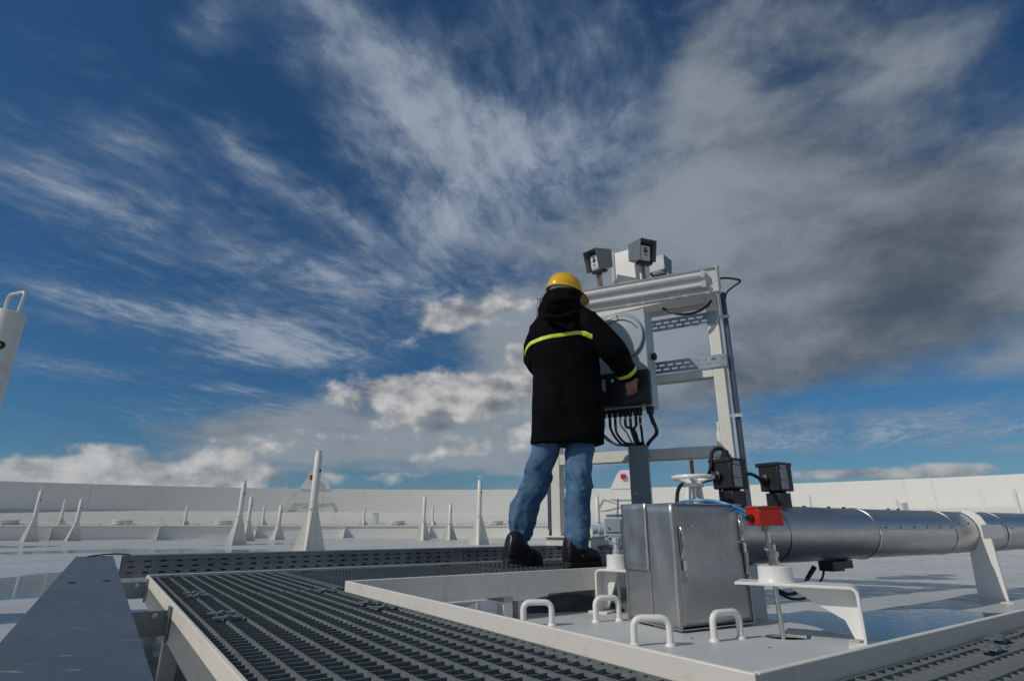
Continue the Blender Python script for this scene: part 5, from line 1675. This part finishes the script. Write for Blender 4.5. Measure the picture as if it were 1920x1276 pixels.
def tape(name, path, hgt, target, off):
    """ribbon following pixels of the photograph, drawn onto the cloth"""
    mb = MB()
    n = len(path)
    rows = []
    for k in range(5):
        rows.append([p + Z * hgt * (k / 4 - 0.5) for p in path])
    mb.ring_loft(rows, cap=False, closed=False)
    o = mb.build(name, M['hiviz'], man, smooth=180)
    sw = o.modifiers.new('lay', 'SHRINKWRAP')
    sw.target = target
    sw.wrap_method = 'PROJECT'
    sw.use_project_y = True
    sw.use_negative_direction = True
    sw.use_positive_direction = True
    sw.wrap_mode = 'ABOVE_SURFACE'
    sw.offset = off
    so_ = o.modifiers.new('thick', 'SOLIDIFY')
    so_.thickness, so_.offset = 0.002, 1
    return o
tp = [(985, 664, 3.47), (987, 652, 3.42), (991, 643, 3.38), (999, 634, 3.34), (1015, 627, 3.30), (1035, 622, 3.28), (1055, 618.5, 3.27), (1075, 616.5, 3.28), (1088, 617, 3.30), (1097, 621, 3.31), (1105, 626, 3.31), (1112, 630, 3.31)]
tape('reflective_tape', spline([at(*q) for q in tp], 6), 0.026, po, 0.004)
ax_c = (WR_R - EL_R).normalized()
cc_ = EL_R.lerp(WR_R, 0.80)
sdc = ax_c.cross(Vector((0, 1, 0))).normalized()
upc = sdc.cross(ax_c)
cf = MB()
rings = []
for t_ in (-0.012, -0.004, 0.004, 0.012):
    rings.append([cc_ + ax_c * t_ + (sdc * math.cos(a) + upc * math.sin(a)) * 0.075 for a in [2 * math.pi * k / 40 for k in range(40)]])
cf.ring_loft(rings, cap=False)
cfo = cf.build('cuff_tape', M['hiviz'], man, smooth=180)
sw = cfo.modifiers.new('lay', 'SHRINKWRAP')
sw.target, sw.wrap_method, sw.wrap_mode, sw.offset = po, 'NEAREST_SURFACEPOINT', 'ABOVE_SURFACE', 0.004

# --- jeans
jn = MB()
def leg_rings(rows, seed):
    out = []
    P = []
    for i in range(len(rows) - 1):
        y0, a0, b0, Y0 = rows[i]
        y1, a1, b1, Y1 = rows[i + 1]
        n = max(2, int((y1 - y0) / 2.6))
        for k in range(n):
            t = k / n
            t2 = t * t * (3 - 2 * t)
            P.append((y0 + (y1 - y0) * t, a0 + (a1 - a0) * t2, b0 + (b1 - b0) * t2, Y0 + (Y1 - Y0) * t))
    P.append(rows[-1])
    for y, a, b2, Y in P:
        ring = ellipse_ring(y, a, b2, Y, 1.02, 44, 2.1)
        c = sum(ring, Vector()) / len(ring)
        kn = math.exp(-((y - 905) / 26) ** 2)
        an = math.exp(-((y - 995) / 30) ** 2)
        amp = 0.012 + 0.012 * kn + 0.013 * an
        for k, p in enumerate(ring):
            th = 2 * math.pi * k / 44
            e = (p - c).normalized()
            w = mnoise.noise(Vector((math.cos(th) * 0.7 + seed, math.sin(th) * 0.7, c.z * 8)))
            ph = c.z * (11 + 5 * an) + 1.5 * math.cos(th + seed) + 0.9 * math.cos(2 * th + 2 * seed)
            w2 = max(0.0, 1 - abs(mnoise.noise(Vector((math.cos(th) * 0.8 + seed * 2, math.sin(th) * 0.8 + 4, ph))) * 2.2)) ** 2.5 - 0.25
            ring[k] = p + e * amp * (w * 0.55 + w2 * 0.85)
        out.append(ring)
    return out
JL = [(806, 1000, 1056, 3.50), (835, 998, 1050, 3.50), (888, 981, 1034, 3.53), (920, 969, 1026, 3.56), (950, 957, 1011, 3.58), (975, 954, 1005, 3.59), (1000, 955, 998, 3.60), (1014, 956, 992, 3.60)]
JR = [(806, 1056, 1117, 3.49), (835, 1060, 1115, 3.49), (888, 1060, 1109, 3.45), (920, 1059, 1110, 3.45), (950, 1059, 1107, 3.46), (982, 1059, 1109, 3.46), (1005, 1062, 1106, 3.46), (1024, 1067, 1103, 3.46), (1030, 1069, 1101, 3.46)]
jn.ring_loft(leg_rings(JL, 1.7))
jn.ring_loft(leg_rings(JR, 6.4))
jn.ring_loft([ellipse_ring(y, a, b2, 3.49, 0.62, 44, 2.4) for y, a, b2 in ((830, 1003, 1112), (812, 1001, 1115), (780, 1003, 1114))])
jo = jn.build('jeans', M['denim'], man, smooth=180)
sm = jo.modifiers.new('soften', 'SMOOTH')
sm.factor, sm.iterations = 0.5, 3

# --- boots
def boot(heel, fd, pitch, ankle, tie):
    sd = Vector((fd.y, -fd.x, 0))
    ax_ = (fd * math.cos(pitch) - Z * math.sin(pitch))
    upv = sd.cross(ax_) * -1
    if upv.z < 0:
        upv = -upv
    b = MB()
    prof = [(-0.045, 0.030, 0.0, 0.100), (-0.032, 0.042, -0.002, 0.150), (0.01, 0.050, -0.002, 0.175), (0.06, 0.050, -0.002, 0.170), (0.10, 0.049, -0.002, 0.130), (0.14, 0.050, -0.002, 0.104), (0.19, 0.053, -0.002, 0.092), (0.23, 0.052, -0.002, 0.082), (0.262, 0.040, 0.0, 0.064), (0.276, 0.022, 0.008, 0.044)]
    rings = []
    for t, w, z0, z1 in prof:
        t, w = t * 0.82, w * 0.93
        c = heel + ax_ * t + upv * (z0 + z1) / 2
        rings.append([c + sd * w * abs(math.cos(a)) ** 0.8 * (1 if math.cos(a) > 0 else -1) + upv * (z1 - z0) / 2 * abs(math.sin(a)) ** 0.8 * (1 if math.sin(a) > 0 else -1) for a in [2 * math.pi * k / 24 for k in range(24)]])
    b.ring_loft(rings)
    base = heel + ax_ * 0.020 + upv * 0.07
    topc = Vector((ankle.x, ankle.y, ankle.z + 0.015))
    b.tube([base, base.lerp(topc, 0.5) + fd * 0.006, topc], [0.056, 0.055, 0.058], 20)
    o = b.build('boot', M['boot'], man)
    cloth(o, 0.0055, 4, ((0.05, 0.006),))
    so_ = MB()
    out = [(-0.040, 0.0), (-0.032, 0.030), (-0.005, 0.041), (0.05, 0.040), (0.10, 0.042), (0.16, 0.051), (0.21, 0.052), (0.25, 0.040), (0.270, 0.012)]
    poly = out + [(x, -w) for x, w in reversed(out)]
    so_.prism(poly, heel + upv * 0.004 - ax_ * 0.006, ax_ * 0.87, sd * 1.0, 0.028)
    so_.build('sole', M['sole'], o, bevel=0.004)
    if tie:
        for k in (0, 1):
            q = base + fd * 0.066 + upv * (0.085 + 0.0 * k) + sd * (0.012 - 0.03 * k)
            MB().tube(spline([q, q + fd * 0.02 + Z * 0.03 + sd * 0.01, q + fd * 0.045 - Z * 0.015, q + fd * 0.035 - Z * 0.05], 5), 0.0022, 6).build('boot_lace', M['lace'], o)
    for k in range(4):
        z = 0.05 + 0.022 * k
        q = base + fd * (0.076 - 0.010 * k) + upv * (z - 0.01)
        MB().tube([q - sd * 0.028, q + fd * 0.006, q + sd * 0.028], 0.0026, 6).build('boot_lace', M['lace'], o)
boot(HEEL_R, FDIR_R, 0.0, AN_R - Z * 0.01, True)
boot(HEEL_L, FDIR_L, R(6), AN_L - Z * 0.01, False)
